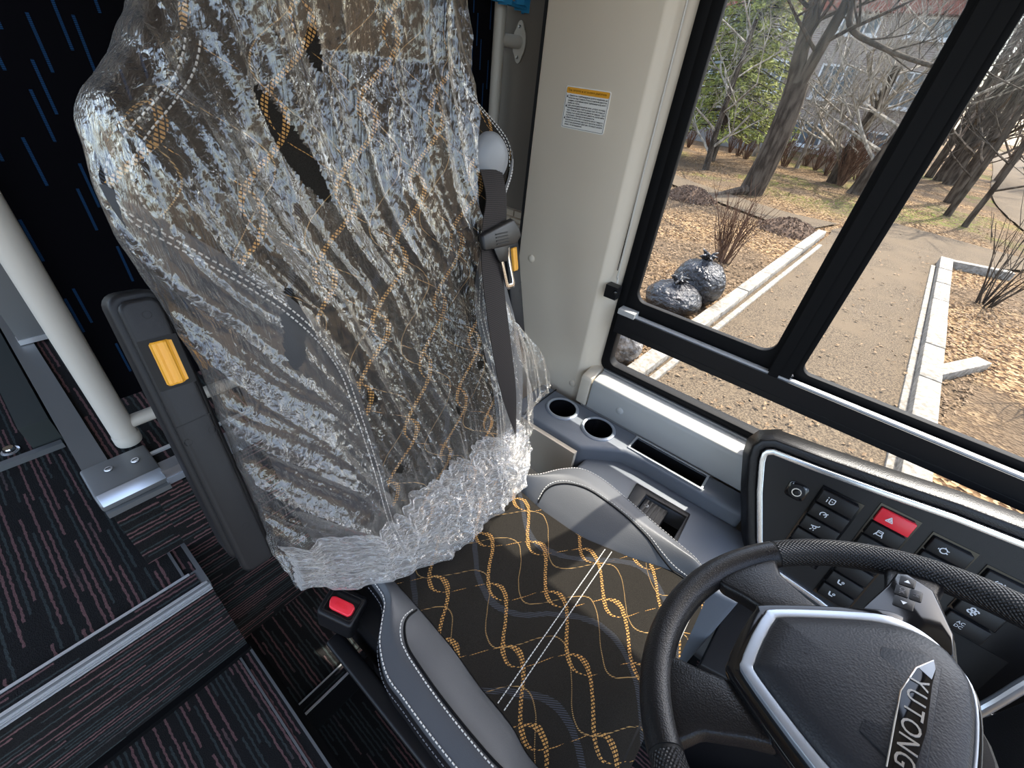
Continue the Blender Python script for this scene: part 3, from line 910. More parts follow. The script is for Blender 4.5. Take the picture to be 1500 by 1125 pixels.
bank(.226, .282, .000, [('triangle', 1), ('bus', 0), ('mirror', 0), ('', 0), ('', 0), ('seat', 0), ('seat', 0)])
bank(.312, .370, .006, [('engine', 0), ('horn', 0), ('', 0), ('', 0), ('', 0), ('', 0)])
bank(.396, .455, .016, [('brake', 0), ('', 0), ('fan', 0)])
b = obj('rocker_switch', pbox(.396, .455, .1185, .149, -.003, .0095, wedge=.0045), 'black_plastic', pd, .0022, 3)
for tx, ds, dt in (('AC', -.0035, -.0042), ('DC', -.0035, .0042)):
    obj('lettering', text_mesh(tx, .0085, lambda a, bb, h, ds=ds, dt=dt: pod(.420 + ds + a, .134 + dt - bb, .0076 + h), .0002), 'white_mark', b, smooth=0)
obj('storage_well', pbox(.395, .50, .155, .235, -.0035, -.002), 'dark_void', pd)
# mirror joystick
jy = obj('joystick_plate', prism([pod(s, t, -.004) for s, t in rrect(.079, .117, .034, .072, .010, 5)], EN * .0025), 'black_gloss', pd, .001)
jr = obj('joystick_well', lathe([(.0155, 0), (.0155, .002), (.012, .0035), (0, .003)], pod(.098, .053, -.002), EN, 28), 'dark_void', jy)
obj('joystick_ring', lathe([(.0062, .004), (.0072, .007), (.0090, .007), (.0098, .004)], pod(.098, .053, -.001), EN, 28), 'silver', jy)
obj('joystick_knob', lathe([(0, .010), (.004, .010), (.0062, .008), (.0062, .002)], pod(.098, .053, -.001), EN, 24), 'black_plastic', jy)
for tx, a, bb in (('L', -.012, .013), ('R', .012, .013)):
    obj('lettering', text_mesh(tx, .005, lambda x, y, h, a=a, bb=bb: pod(.098 + a + x, .053 - bb - y, -.0012 + h), .0001), 'white_mark', jy, smooth=0)

# front dash with silver band at the lower right
df = thing('front_dash', 'dark dash body with a broad silver band right of the wheel hub', 'dashboard', (.72, -.60, .3))
obj('silver_band', tube(smooth_path([(.735, -.50, .32), (.765, -.535, .405), (.785, -.548, .455), (.805, -.555, .53), (.83, -.57, .62)], 5), .017, 12, flat=.5), 'silver_paint', df)
obj('lower_shell', prism([(.60, -.535, .10), (.74, -.52, .36), (.795, -.565, .56), (.80, -.80, .56), (.60, -.80, .10)], (-.30, -.10, 0)), 'black_leather', df, .012, 3)

# ------------------------------------------------------------------ driver seat
SC = .405
OL = [(-.10, .160), (-.06, .135), (0, .119), (.089, .117), (.149, .118), (.203, .121), (.245, .124), (.288, .144), (.31, .165), (.333, .188), (.36, .195), (.42, .197)]
SLm = [(-.10, .19), (.024, .193), (.064, .203), (.134, .209), (.217, .220), (.373, .226), (.42, .226)]
SRm = [(-.10, .628), (-.026, .604), (.003, .594), (.074, .567), (.153, .545), (.244, .540), (.331, .546), (.42, .55)]
OR = [(-.10, .66), (-.032, .672), (.02, .680), (.08, .687), (.132, .692), (.202, .692), (.252, .677), (.284, .640), (.312, .590), (.346, .562), (.42, .56)]
OR = [(-.10, .640), (-.032, .645), (.02, .655), (.059, .662), (.132, .678), (.202, .688), (.252, .677), (.284, .640), (.312, .590), (.346, .562), (.42, .56)]
def edges(y): return sinterp(y, OL), sinterp(y, SLm), sinterp(y, SRm), sinterp(y, OR)
def zroll(y): return 0 if y > -.03 else -.055 * ((-.03 - y) / .07)**2
def cush(x, y):
    a, b, c, d = edges(y); z = .482 + .03 * max(0, (y - .25)) + zroll(y)
    if x < b:
        t = min(1, (b - x) / max(.02, b - a)); return z + .030 * sin(min(1, t * 1.25) * pi * .5) - .030 * max(0, t - .72)**1.0
    if x > c:
        t = min(1, (x - c) / max(.02, d - c)); return z + .034 * sin(min(1, t * 1.25) * pi * .5) - .030 * max(0, t - .72)
    s = (x - (b + c) / 2) / ((c - b) / 2)
    return z + .010 * (1 - s * s) * 0 + .004 * sin(pi * (x - b) / (c - b)) + .0014 * sin(y * 60 + x * 14) * cos(x * 33)
seat = thing('driver_seat', 'driver seat with grey leatherette bolsters and black fabric with amber wave stitching', 'seat', (SC, .2, -.15))
Y0, Y1 = -.098, .42
def cg(u, v):
    y = Y0 + (Y1 - Y0) * v; a, b, c, d = edges(y); x = b + (c - b) * u
    return (x, y, cush(x, y))
obj('seat_panel', grid(cg, 40, 60), 'fabric_seat', seat, smooth=80)
for k, nm in ((0, 'left'), (1, 'right')):
    def bg_(u, v, k=k):
        y = Y0 + (Y1 - Y0) * v; a, b, c, d = edges(y)
        if u <= .7:
            t = u / .7; x = b + (a - b) * t if k == 0 else c + (d - c) * t
            return (x, y, cush(x, y) - .002 * (1 - min(1, t * 12)))
        t = (u - .7) / .3; x0 = a if k == 0 else d; sg = -1 if k == 0 else 1
        z0 = cush(x0, y)
        return (x0 + sg * .005 * sin(min(1, t * 1.2) * pi / 2), y, z0 - .012 * t**1.5)
    bm = grid(bg_, 30, 60)
    if k == 0: bmesh.ops.reverse_faces(bm, faces=bm.faces)
    obj('bolster', bm, 'leather', seat, smooth=80)
    # valance
    def vg(u, v, k=k):
        y = Y0 + (Y1 - Y0) * v; a, b, c, d = edges(y); x0 = (a - .0035) if k == 0 else (d + .0035); z0 = cush(a if k == 0 else d, y) - .0105; bl_ = .008 * sin(min(1, u * 3) * pi / 2)
        return (x0 + (-bl_ + .016 * u if k == 0 else bl_ - .016 * u), y, z0 - .17 * u)
    obj('valance', grid(vg, 6, 60), 'black_leather', seat, smooth=80)
    # edge stitching, on the outer seam and on the valance
    pth = []; pth2 = []
    for i in range(90):
        y = -.06 + .45 * i / 89; a, b, c, d = edges(y); x0 = (a - .004) if k == 0 else (d + .004)
        pth.append((x0 + (0.002 if k == 0 else -.002), y, cush(a if k == 0 else d, y) + .0004))
        pth2.append((x0 - (.0045 if k == 0 else -.0045), y, cush(a if k == 0 else d, y) - .024))
    obj('stitching', stitches(pth, .0066, .0042, .0007), 'white_thread', seat, smooth=0)
    obj('stitching', stitches(pth2, .0066, .0042, .0006), 'dull_thread' if k == 0 else 'white_thread', seat, smooth=0)
    # inner gore seam with piping
    G = [(.218, .290), (.196, .286), (.180, .274), (.166, .25), (.160, .217), (.154, .159), (.151, .086), (.152, .044), (.160, -.02), (.178, -.075)] if k == 0 else \
        [(.546, .272), (.574, .274), (.600, .262), (.622, .235), (.634, .192), (.630, .119), (.618, .055), (.606, .011), (.604, -.03), (.618, -.08)]
    g = smooth_path([(x, y, 0) for x, y in G], 8)
    obj('piping', tube([(p.x, p.y, cush(p.x, p.y) + .0006) for p in g], .0019, 6), 'black_rubber', seat)
    sg = -1 if k == 0 else 1
    g2 = [Vector((p.x + sg * .0055, p.y + (.004 if i < 24 else 0), 0)) for i, p in enumerate(g)]
    obj('stitching', stitches([(p.x, p.y, cush(p.x, p.y) + .0008) for p in g2], .0062, .0040, .0007), 'white_thread', seat, smooth=0)
for y in (.101, .088):
    P = []
    for i in range(60):
        yy = y + .006 * (i / 59 - .5); a, b, c, d = edges(yy); x = b + .004 + (c - b - .008) * i / 59; P.append((x, yy, cush(x, yy) + .0006))
    obj('stitching', stitches(P, .0058, .0044, .0006), 'white_thread', seat, smooth=0)
# seat base, side switches and lever
obj('seat_pan', box(.150, .640, -.085, .42, .30, .455), 'black_plastic', seat, .02, 3)
obj('suspension', box(.20, .60, -.02, .46, -.15, .31), 'black_rubber', seat, .02, 3)
sp_ = obj('side_panel', prism([(.098, -.04, .40), (.098, .40, .40), (.112, .40, .29), (.112, -.04, .29)], (.03, 0, 0)), 'black_plastic', seat, .006, 3)
for y in (.118, .094):
    obj('side_button', prism([(.102, y + a, .365 + b) for a, b in rrect(-.009, .009, -.010, .012, .004, 3)], (-.006, 0, 0)), 'black_gloss', sp_, .002)
    bmk = nb(); box(.0950, .0958, y - .004, y + .004, .366, .3675, bmk); box(.0950, .0958, y - .004, y - .003, .360, .3675, bmk); box(.0950, .0958, y - .004, y + .004, .360, .3612, bmk)
    obj('side_mark', bmk, 'dull_thread', sp_)
lv = obj('slide_lever', prism([(.082, .055, .37), (.116, .055, .37), (.116, -.035, .365), (.082, -.035, .362)], (0, 0, -.012)), 'black_gloss', sp_, .003)
bmk = nb()
for (y0, z0), (y1, z1) in (((.018, 0), (.006, .003)), ((.006, .003), (-.004, -.003))):
    obox((.099 + z0, (y0 + y1) / 2, .3705), ((.004 if y0 > .01 else -.003), (y1 - y0) / 2, 0), (.0016, .001, 0), (0, 0, .0006), bmk)
lathe([(0, .0008), (.0026, .0006), (.0026, 0)], (.094, .020, .3702), n=12, bm=bmk); lathe([(0, .0008), (.0022, .0006), (.0022, 0)], (.107, .004, .3702), n=12, bm=bmk)
obj('lever_mark', bmk, 'white_mark', lv)

# backrest
WB = [(.46, .19), (.52, .215), (.60, .250), (.70, .268), (.80, .262), (.88, .246), (.95, .238), (1.0, .244), (1.04, .268), (1.08, .298), (1.11, .307), (1.135, .302), (1.16, .275), (1.185, .24), (1.21, .210), (1.25, .185), (1.30, .172), (1.40, .160), (1.50, .150), (1.545, .115)]
WBL = [(.46, .19), (.52, .225), (.60, .258), (.70, .270), (.80, .272), (.90, .270), (.98, .278), (1.05, .296), (1.11, .307), (1.135, .302), (1.16, .275), (1.185, .24), (1.21, .210), (1.25, .185), (1.30, .172), (1.40, .160), (1.50, .150), (1.545, .115)]
def wb(z, s): return sinterp(z, WBL if s < 0 else WB)
def yc(z): return .375 + .28 * (z - .5)
def back_front(s, z):
    """s in -1..1 across"""
    a = abs(s)
    lob = max(0, 1 - abs((z - .84) / .36)**3)
    b = -.016 * lob * math.exp(-((a - .74) / .17)**2)
    edge = .022 * max(0, (a - .70) / .30)**2.2
    hd = -.022 * max(0, min(1, (z - 1.24) / .06)) * (1 - a * a)
    lum = -.014 * math.exp(-((z - .72) / .10)**2) * (1 - a)
    return yc(z) + b + edge + hd + lum
bm = nb(); rings = []
NZ, NF = 70, 40
for j in range(NZ + 1):
    z = .46 + (1.545 - .46) * j / NZ; R_ = []
    for i in range(NF + 1):
        s = -1 + 2 * i / NF; R_.append(bm.verts.new((SC + wb(z, s) * s, back_front(s, z), z)))
    for i in range(9):
        s = 1 - 2 * (i + .5) / 9; R_.append(bm.verts.new((SC + wb(z, s) * s * .97, yc(z) + .145 + .012 * (1 - s * s), z)))
    rings.append(R_)
for A, B in zip(rings, rings[1:]):
    n = len(A)
    for i in range(n): bm.faces.new((A[i], A[(i + 1) % n], B[(i + 1) % n], B[i]))
bm.faces.new(rings[0][::-1]); bm.faces.new(rings[-1])
bmesh.ops.recalc_face_normals(bm, faces=bm.faces)
bk = obj('backrest', bm, 'fabric_back', seat, smooth=60)
def bline(fn, z0, z1, n=60, off=-.0015):
    P = []
    for i in range(n + 1):
        z = z0 + (z1 - z0) * i / n; s = fn(z); P.append((SC + wb(z, s) * s, back_front(s, z) + off, z))
    return P
# grey leatherette side bolsters on the backrest
for sg in (-1, 1):
    def sgr(u, v, sg=sg):
        z = .47 + (1.12 - .47) * v; inner = .50 + .10 * abs(2 * min(v, .6) - 1)**2 + .49 * max(0, (v - .6) / .4)**1.6; s = sg * (inner + (1.0 - inner) * u)
        return (SC + wb(z, s) * s + sg * .002 * u, back_front(s, z) - .0035 * (1 - .4 * u), z)
    bm = grid(sgr, 18, 50)
    if sg < 0: bmesh.ops.reverse_faces(bm, faces=bm.faces)
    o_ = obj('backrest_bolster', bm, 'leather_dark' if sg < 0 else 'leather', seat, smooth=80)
    for ds in (.035, .065):
        P = []
        for i in range(60):
            v = i / 59; z = .48 + .63 * v; s = sg * min(.985, .50 + .10 * abs(2 * min(v, .6) - 1)**2 + .49 * max(0, (v - .6) / .4)**1.6 + ds); P.append((SC + wb(z, s) * s, back_front(s, z) - .0046, z))
        obj('stitching', stitches(P, .0068, .0042, .0007), 'white_thread', o_, smooth=0)
    for ds in (.93, .985):
        obj('stitching', stitches(bline(lambda z: sg * ds, .50, 1.24), .0068, .0042, .0007), 'white_thread', bk, smooth=0)
# headrest insert, lumbar seam
obj('piping', tube(bline(lambda z: .0, 1.0205, 1.0206, 1) and [(SC - .16 + .32 * i / 20, back_front((-.16 + .32 * i / 20) / .30, 1.02) - .005, 1.02 - .004 * sin(pi * i / 20)) for i in range(21)], .0022, 6), 'black_rubber', seat)
# belt guide
gd = obj('belt_guide', lathe([(0, -.016), (.018, -.016), (.034, -.012), (.040, -.004), (.040, .03)], (.624, .545, 1.116), (.1, 1, -.15), 36), 'grey_disc', seat, smooth=50)
obj('guide_slot', prism(smooth_path([(.594, .5270, 1.092), (.628, .5260, 1.096), (.648, .5285, 1.114), (.652, .530, 1.108), (.636, .5285, 1.082), (.594, .528, 1.080)], 4), (0, .012, 0)), 'dark_void', gd)

# folded armrests
def armrest(label, x, y0, z0, y1, z1, hw, sgn_):
    """folded upright: foot (x,y0,z0), head (x+..,y1,z1)"""
    ax = Vector((0.018 * sgn_, y1 - y0, z1 - z0)); L = ax.length; ax.normalize()
    wd = Vector((1, 0, 0)) - ax * ax.x; wd.normalize(); fr = -ax.cross(wd).normalized()
    if fr.y > 0: fr = -fr
    c0 = Vector((x, y0, z0))
    P = lambda a, b, h: c0 + wd * a + ax * b + fr * h
    arm = obj('armrest', prism([P(a, b, -.06) for a, b in rrect(-hw - .006, hw + .006, -.01, L, .016, 5)], fr * .052), 'arm_plastic', seat, .005, 3, label=label)
    pad = obj('arm_face', prism([P(a, b, -.010) for a, b in rrect(-hw, hw, -.03, L - .008, .012, 5)], fr * .014), 'arm_plastic', arm, .0045, 3)
    ko = obj('knob_recess', prism([P(a, b, .0035) for a, b in rrect(-.0175, .0195, L - .112, L - .052, .001, 2)], fr * .0009), 'dark_void', arm)
    rr = nb(); n = 20
    kc = P(.001, L - .082, -.008)
    # fluted roller, axis along the width of the arm is along its length
    ringz = []
    for q in (-.026, -.024, .024, .026):
        R0 = .0165 if abs(q) > .025 else .0178
        ringz.append([rr.verts.new(kc + ax * q + (wd * cos(2 * pi * k / 40) * .95 + fr * sin(2 * pi * k / 40)) * (R0 - (.0017 if (k // 2) % 2 else 0))) for k in range(40)])
    for A, B in zip(ringz, ringz[1:]):
        for k in range(40): rr.faces.new((A[k], A[(k + 1) % 40], B[(k + 1) % 40], B[k]))
    rr.faces.new(ringz[0][::-1]); rr.faces.new(ringz[-1])
    bmesh.ops.recalc_face_normals(rr, faces=rr.faces)
    obj('tilt_knob', rr, 'amber', arm, smooth=20, label='amber fluted tilt roller')
    for b, a in ((L - .026, .002), (L * .50, -.014), (L * .50 + .004, .014), (.04, .004)):
        obj('screw_plug', ring([(.0045 * cos(t), .0045 * sin(t)) for t in [2 * pi * k / 20 for k in range(20)]], [(.0039 * cos(t), .0039 * sin(t)) for t in [2 * pi * k / 20 for k in range(20)]], lambda p, a=a, b=b: P(a + p[0], b + p[1], .0036), fr * .0006), 'dark_void', arm)
    obj('split_line', prism([P(-hw + .001, L * .56, .0038), P(hw - .001, L * .56 + .003, .0038), P(hw - .001, L * .56 + .004, .0038), P(-hw + .001, L * .56 + .001, .0038)], fr * .0004), 'dark_void', arm)
    return arm
armrest('left folded black armrest with an amber roller', .068, .452, .672, .572, 1.012, .0195, 1)
armrest('right folded black armrest with an amber roller beside the belt', .765, .520, .655, .598, .972, .0225, 0)

# ------------------------------------------------------------------ seat belt
bt = thing('seat_belt', 'dark brown seat belt strap with a silver tongue down the right of the seat', 'seat belt', (.61, .45, .55))
SB = [((.598, .541, 1.100), (.664, .548, 1.094)), ((.594, .520, 1.06), (.662, .530, 1.052)), ((.572, .505, 1.017), (.652, .516, .995)), ((.562, .490, .94), (.630, .496, .922)), ((.553, .448, .816), (.627, .456, .784)), ((.566, .420, .70), (.624, .425, .68)), ((.588, .404, .62), (.621, .410, .60)), ((.612, .398, .555), (.6205, .404, .545)), ((.619, .410, .50), (.622, .415, .50))]
def fwd(p, d=.016):
    k = (p[1] - d) / p[1]; return (p[0] * k, p[1] * k, 1.25 + (p[2] - 1.25) * k)
DB = [.018, .026, .034, .046, .062, .062, .052, .040, .02]
SB = [(fwd(a, d), fwd(b, d)) for (a, b), d in zip(SB, DB)]
La = smooth_path([a for a, b in SB], 6); Ra = smooth_path([b for a, b in SB], 6)
bm = nb(); off = Vector((0, .0016, 0))
rows = [[bm.verts.new(a), bm.verts.new(a.lerp(b, .5) + Vector((0, -.002, 0))), bm.verts.new(b), bm.verts.new(b + off), bm.verts.new(a + off)] for a, b in zip(La, Ra)]
for A, B in zip(rows, rows[1:]):
    for k in range(5): bm.faces.new((A[k], A[(k + 1) % 5], B[(k + 1) % 5], B[k]))
bm.faces.new(rows[0][::-1]); bm.faces.new(rows[-1])
bmesh.ops.recalc_face_normals(bm, faces=bm.faces)
obj('webbing', bm, 'webbing', bt, smooth=50)
tb = lambda x, z, y=.0: Vector(fwd((x, .5085 + (z - 1.0) * .30 + (x - .61) * .15 + y, z - .022), .040))
tn = obj('tongue', prism([tb(x, z, -.004) for x, z in ((.560, 1.004), (.668, .992), (.690, 1.002), (.684, 1.020), (.668, 1.036), (.560, 1.030))], (0, -.012, 0)), 'black_plastic', bt, .004, 3)
obj('tongue_neck', prism([tb(x, z, -.005) for x, z in ((.592, 1.004), (.648, .998), (.640, .975), (.636, .968), (.610, .970), (.604, .978))], (0, -.007, 0)), 'black_plastic', tn, .002)
op = [(.600, .992), (.612, .972), (.618, .925), (.624, .918), (.648, .915), (.651, .922), (.645, .968), (.648, .990)]
ip = [(.613, .9895), (.621, .971), (.6265, .931), (.629, .9265), (.6415, .925), (.643, .9295), (.6375, .967), (.638, .9885)]
obj('tongue_blade', ring(op, ip, lambda p: tb(p[0], p[1], -.008), (0, -.004, 0)), 'chrome', tn, .0012)
for k in range(4):
    z = 1.004 + k * .0055
    obj('grip_slot', prism([tb(.600, z + .002, -.0165), (tb(.640, z - .002, -.0165)), tb(.640, z, -.0165), tb(.600, z + .004, -.0165)], (0, -.0008, 0)), 'dark_void', tn)

# buckle beside the cushion
bu = thing('belt_buckle', 'black seat belt buckle with a red press button left of the cushion', 'buckle', (.14, .39, .42))
bx_ = Vector((.55, -.83, 0)).normalized() * 1.0
BA = Vector((.30, -.72, -.15)).normalized()      # along the button's length
BN = Vector((-.10, .06, 1)).normalized(); BW = BN.cross(BA).normalized(); BN = BA.cross(BW).normalized()
if BN.z < 0: BN = -BN
bc = Vector((.142, .387, .492))
bP = lambda a, b, h: bc + BA * a + BW * b + BN * h
obj('buckle_body', prism([bP(a, b, -.075) for a, b in rrect(-.036, .032, -.027, .027, .008, 4)], BN * .068), 'black_plastic', bu, .006, 3)
obj('buckle_frame', ring(rrect(-.030, .027, -.021, .021, .005, 4), rrect(-.026, .023, -.017, .017, .004, 4), lambda p: bP(p[0], p[1], -.008), BN * .005), 'black_gloss', bu, .0015)
rb = obj('press_button', prism([bP(a, b, -.008) for a, b in ((-.024, -.004), (-.019, -.013), (-.012, -.0145), (.017, -.0145), (.021, -.010), (.021, .001), (.014, .0055), (-.018, .0055), (-.024, .003))], BN * .009), 'red_glow', bu, .0025, 3)
obj('lettering', text_mesh('PRESS', .0088, lambda a, b, h: bP(-.001 + a, -.0045 + b, .0011 + h), .0002), 'red', rb, smooth=0)
obj('tongue_slot', prism([bP(a, b, -.0076) for a, b in ((-.020, .0085), (.016, .0085), (.016, .0145), (-.020, .0145))], BN * .001), 'dark_void', bu)

# ------------------------------------------------------------------ steering wheel (built in its own tilted frame)
tau = radians(25); rot = radians(-6)
U = Vector((-1, 0, 0)); V = Vector((0, -cos(tau), sin(tau))); NW = U.cross(V)
U2 = U * cos(rot) + V * sin(rot); V2 = V * cos(rot) - U * sin(rot)
wh = thing('steering_wheel', 'black leather steering wheel with silver trimmed hub at the lower right', 'steering wheel')
wh.matrix_world = Matrix(((U2.x, V2.x, NW.x, .385), (U2.y, V2.y, NW.y, -.25), (U2.z, V2.z, NW.z, .762), (0, 0, 0, 1)))
LOCAL.add(wh)
RR = .229
def rim_arc(a0, a1, r, n):
    return [(RR * cos(radians(a0 + (a1 - a0) * k / n)), RR * sin(radians(a0 + (a1 - a0) * k / n)), 0) for k in range(n + 1)]
for nm, a0, a1, mt_, r in (('rim_leather', 224, 316, 'black_leather', .019), ('rim_perforated', 317, 389, 'perforated', .0185), ('rim_leather', 30, 150, 'black_leather', .019), ('rim_perforated', 151, 223, 'perforated', .0185)):
    obj(nm, tube(rim_arc(a0, a1, r, 40), r, 24), mt_, wh, smooth=60)
for a in (223.5, 316.5, 389.5, 150.5):
    obj('rim_seam', tube(rim_arc(a - .6, a + .6, .0169, 2), .0178, 24), 'dark_void', wh)
P = [((RR - .0162) * cos(radians(a)), (RR - .0162) * sin(radians(a)), -.0075) for a in [256 + k for k in range(50)]]
obj('rim_stitching', stitches(P, .0062, .0042, .0008), 'white_thread', wh, smooth=0)
pad = [(0, -.132), (.036, -.130), (.052, -.121), (.100, -.045), (.112, -.012), (.108, .014), (.090, .036), (.060, .052), (0, .056), (-.060, .052), (-.090, .036), (-.108, .014), (-.112, -.012), (-.100, -.045), (-.052, -.121), (-.036, -.130)]
padc = [tuple(p[:2]) for p in smooth_path([(x, y, 0) for x, y in pad + pad[:1]], 4)[:-1]]
CC = Vector((0, -.036))
def sc_(f, dx=0.): return [(CC.x + (x - CC.x) * f, CC.y + (y - CC.y) * f) for x, y in padc]
def lift(h): return lambda p: Vector((p[0], p[1], h))
def scv(lo_, hi_):
    out = []
    for x, y in padc:
        k = max(0, min(1, (y + .02) / .05)); f = lo_ + (hi_ - lo_) * k; out.append((CC.x + (x - CC.x) * f, CC.y + (y - CC.y) * f))
    return out
def lift2(h0, h1): return lambda p: Vector((p[0], p[1], h0 + (h1 - h0) * max(0, min(1, (p[1] + .02) / .05))))
obj('silver_trim', ring(scv(1.0, 1.0), scv(.865, .965), lift2(.002, -.006), (0, 0, .022)), 'silver_paint', wh, .004, 3)
bm = nb(); rr = []
for f, h in ((.875, .010), (.862, .024), (.82, .029), (.62, .034), (.35, .037), (.12, .038)):
    rr.append([bm.verts.new((x, y, h)) for x, y in (scv(f, f * 1.11) if f > .5 else sc_(f))])
for A, B in zip(rr, rr[1:]):
    for i in range(len(A)): bm.faces.new((A[i], A[(i + 1) % len(A)], B[(i + 1) % len(A)], B[i]))
bm.faces.new(rr[-1])
bmesh.ops.recalc_face_normals(bm, faces=bm.faces)
ab = obj('airbag_cover', bm, 'airbag', wh, smooth=50)
# dished fields and crest lines on the cover
obj('crest', prism([(-.052, -.02, .0352), (.052, -.02, .0352), (.066, .012, .0345), (.060, .026, .0335), (-.060, .026, .0335), (-.066, .012, .0345)], (0, 0, .0018)), 'airbag', ab, .0012)
mk = nb()
tube([(-.005 + .0045 * cos(t), -.070 + .0045 * sin(t), .0362) for t in [2 * pi * k / 12 for k in range(12)]], .0004, 4, closed=True, bm=mk)
tube([(-.001, -.062, .0362), (-.0005, -.078, .0362)], .0004, 4, bm=mk)
obj('airbag_mark', mk, 'dark_void', ab)
bz = obj('gloss_bezel', ring(scv(1.15, 1.04), scv(.985, .985), lift2(.0, -.01), (0, 0, .016)), 'black_gloss', wh, .004, 3)
# badge with letters
bd = obj('badge', prism([(x, y, .0372) for x, y in ((-.060, .019), (-.042, .0085), (-.008, .0015), (.072, .0025), (.084, .009), (.080, .0175), (.020, .0225), (-.030, .0215), (-.052, .0225))], (0, 0, .0022)), 'black_gloss', wh, .0008)
obj('badge_rim', tube([(x, y, .0392) for x, y in ((-.060, .0195), (-.042, .0085), (-.008, .0012), (.072, .0022))], .0007, 5), 'chrome', bd)
obj('badge_tip', prism([(x, y, .0396) for x, y in ((-.059, .0200), (-.043, .0105), (-.036, .0205), (-.050, .0220))], (0, 0, .0003)), 'silver_paint', bd)
for k, ch in enumerate('YUTONG'):
    obj('letter', text_mesh(ch, .0205, lambda a, b, h, k=k: Vector((-.0265 + k * .0168 + a, .0118 + b, .0398 + h)), .0005, shear=.18), 'silver', bd, smooth=0)
# spokes
def spoke(poly, h0, h1, nm='spoke', mt_='black_leather', bv=.006):
    return obj(nm, prism([(x, y, h0) for x, y in poly], (0, 0, h1 - h0)), mt_, wh, bv, 3)
for s in (1, -1):
    spoke([(s * x, y) for x, y in ((.052, -.118), (.092, -.075), (.104, -.100), (.126, -.138), (.160, -.158), (.142, -.182), (.098, -.208), (.080, -.214), (.066, -.196), (.063, -.165))], -.016, .008)
    spoke([(s * x, y) for x, y in ((.095, -.045), (.137, -.045), (.165, -.032), (.218, -.040), (.224, -.010), (.219, .020), (.190, .016), (.130, .034), (.085, .040))], -.016, .005)
    pod_ = spoke([(s * x, y) for x, y in ((.104, -.050), (.130, -.043), (.168, -.031), (.196, -.026), (.2005, -.015), (.186, .010), (.128, .032), (.098, .034))], .006, .014, 'button_pod', 'black_gloss', .003)
    for (x0, x1, y0, y1, mk_) in ((.176, .192, -.021, -.006, 'tri'), (.157, .175, -.023, -.010, 'C'), (.157, .175, -.0095, .002, 'M'), (.138, .156, -.022, -.003, 'tri2')):
        q = rrect(x0, x1, y0, y1, .0015, 2)
        bt_ = obj('wheel_button', prism([(s * x, y, .0125) for x, y in q], (0, 0, .0024)), 'black_plastic', pod_, .0008)
        cx_, cy_ = s * (x0 + x1) / 2, (y0 + y1) / 2
        if mk_.startswith('tri'):
            d = 1 if mk_ == 'tri' else -1
            obj('button_mark', prism([(cx_ + s * d * .003, cy_, .0150), (cx_ - s * d * .002, cy_ + .003, .0150), (cx_ - s * d * .002, cy_ - .003, .0150)], (0, 0, .0003)), 'white_mark', bt_)
        else:
            obj('button_mark', text_mesh('OK' if mk_ == 'C' else 'M', .0075, lambda a, b, h, cx_=cx_, cy_=cy_: Vector((cx_ + a, cy_ + b, .0151 + h)), .0001), 'dull_thread', bt_, smooth=0)
obj('column', lathe([(.075, -.012), (.082, -.03), (.072, -.10), (.055, -.30), (.05, -.42), (0, -.42)], (0, -.02, 0), n=32), 'black_plastic', wh)
obj('column_collar', lathe([(0, -.010), (.10, -.012), (.104, -.02), (.085, -.04)], (0, -.03, 0), n=32), 'black_plastic', wh)

# ------------------------------------------------------------------ crumpled clear film over the backrest
XL = [(.50, .140), (.56, .098), (.62, .090), (.70, .098), (.80, .106), (.90, .112), (.97, .108), (1.03, .098), (1.10, .096), (1.145, .104), (1.17, .110), (1.22, .160), (1.27, .195), (1.35, .205), (1.6, .205)]
XR = [(.50, .69), (.55, .748), (.60, .762), (.68, .752), (.75, .715), (.82, .655), (.87, .610), (.91, .575), (.96, .548), (1.07, .558), (1.2, .585), (1.3, .615), (1.6, .64)]
nz = lambda x, y, z=0.: noise.noise(Vector((x, y, z)))
def ridge(a, b, c): return 1 - 2 * abs(nz(a, b, c))
def wrinkle(x, z):
    """folds: upright in the upper part, slanting down to the right at the lower left, fanning out low down"""
    k = max(0., min(1., (1.02 - z) / .25)) * max(0., min(1., (.46 - x) / .2))
    k2 = 0.
    th = .10 + .40 * max(0., min(1., (1.10 - z) / .12)) * max(0., min(1., (.50 - x) / .3)) - .30 * k2
    wx = .030 * nz(x * 5, z * 5, 4.); wz = .030 * nz(x * 5, z * 5, 9.)
    x0_ = x + wx - .13 - .3 * k2; z0_ = z + wz - 1.12 + .35 * k2
    a = x0_ * cos(th) + z0_ * sin(th); b = -x0_ * sin(th) + z0_ * cos(th)
    big = max(0, ridge(a * 8, b * 1.1, 1.3))**2 * .024
    mid = max(0, ridge(a * 24, b * 1.8, 5.1))**3 * .013
    fine = max(0, ridge(a * 52, b * 6, 8.8))**2 * .0050
    tiny = max(0, ridge(x * 90, z * 60, 2.2))**2 * .0012
    return big + mid + fine + tiny
def hem(x):
    return interp(x, [(.06, .585), (.10, .585), (.13, .545), (.20, .520), (.30, .512), (.54, .515), (.60, .535), (.80, .55)])
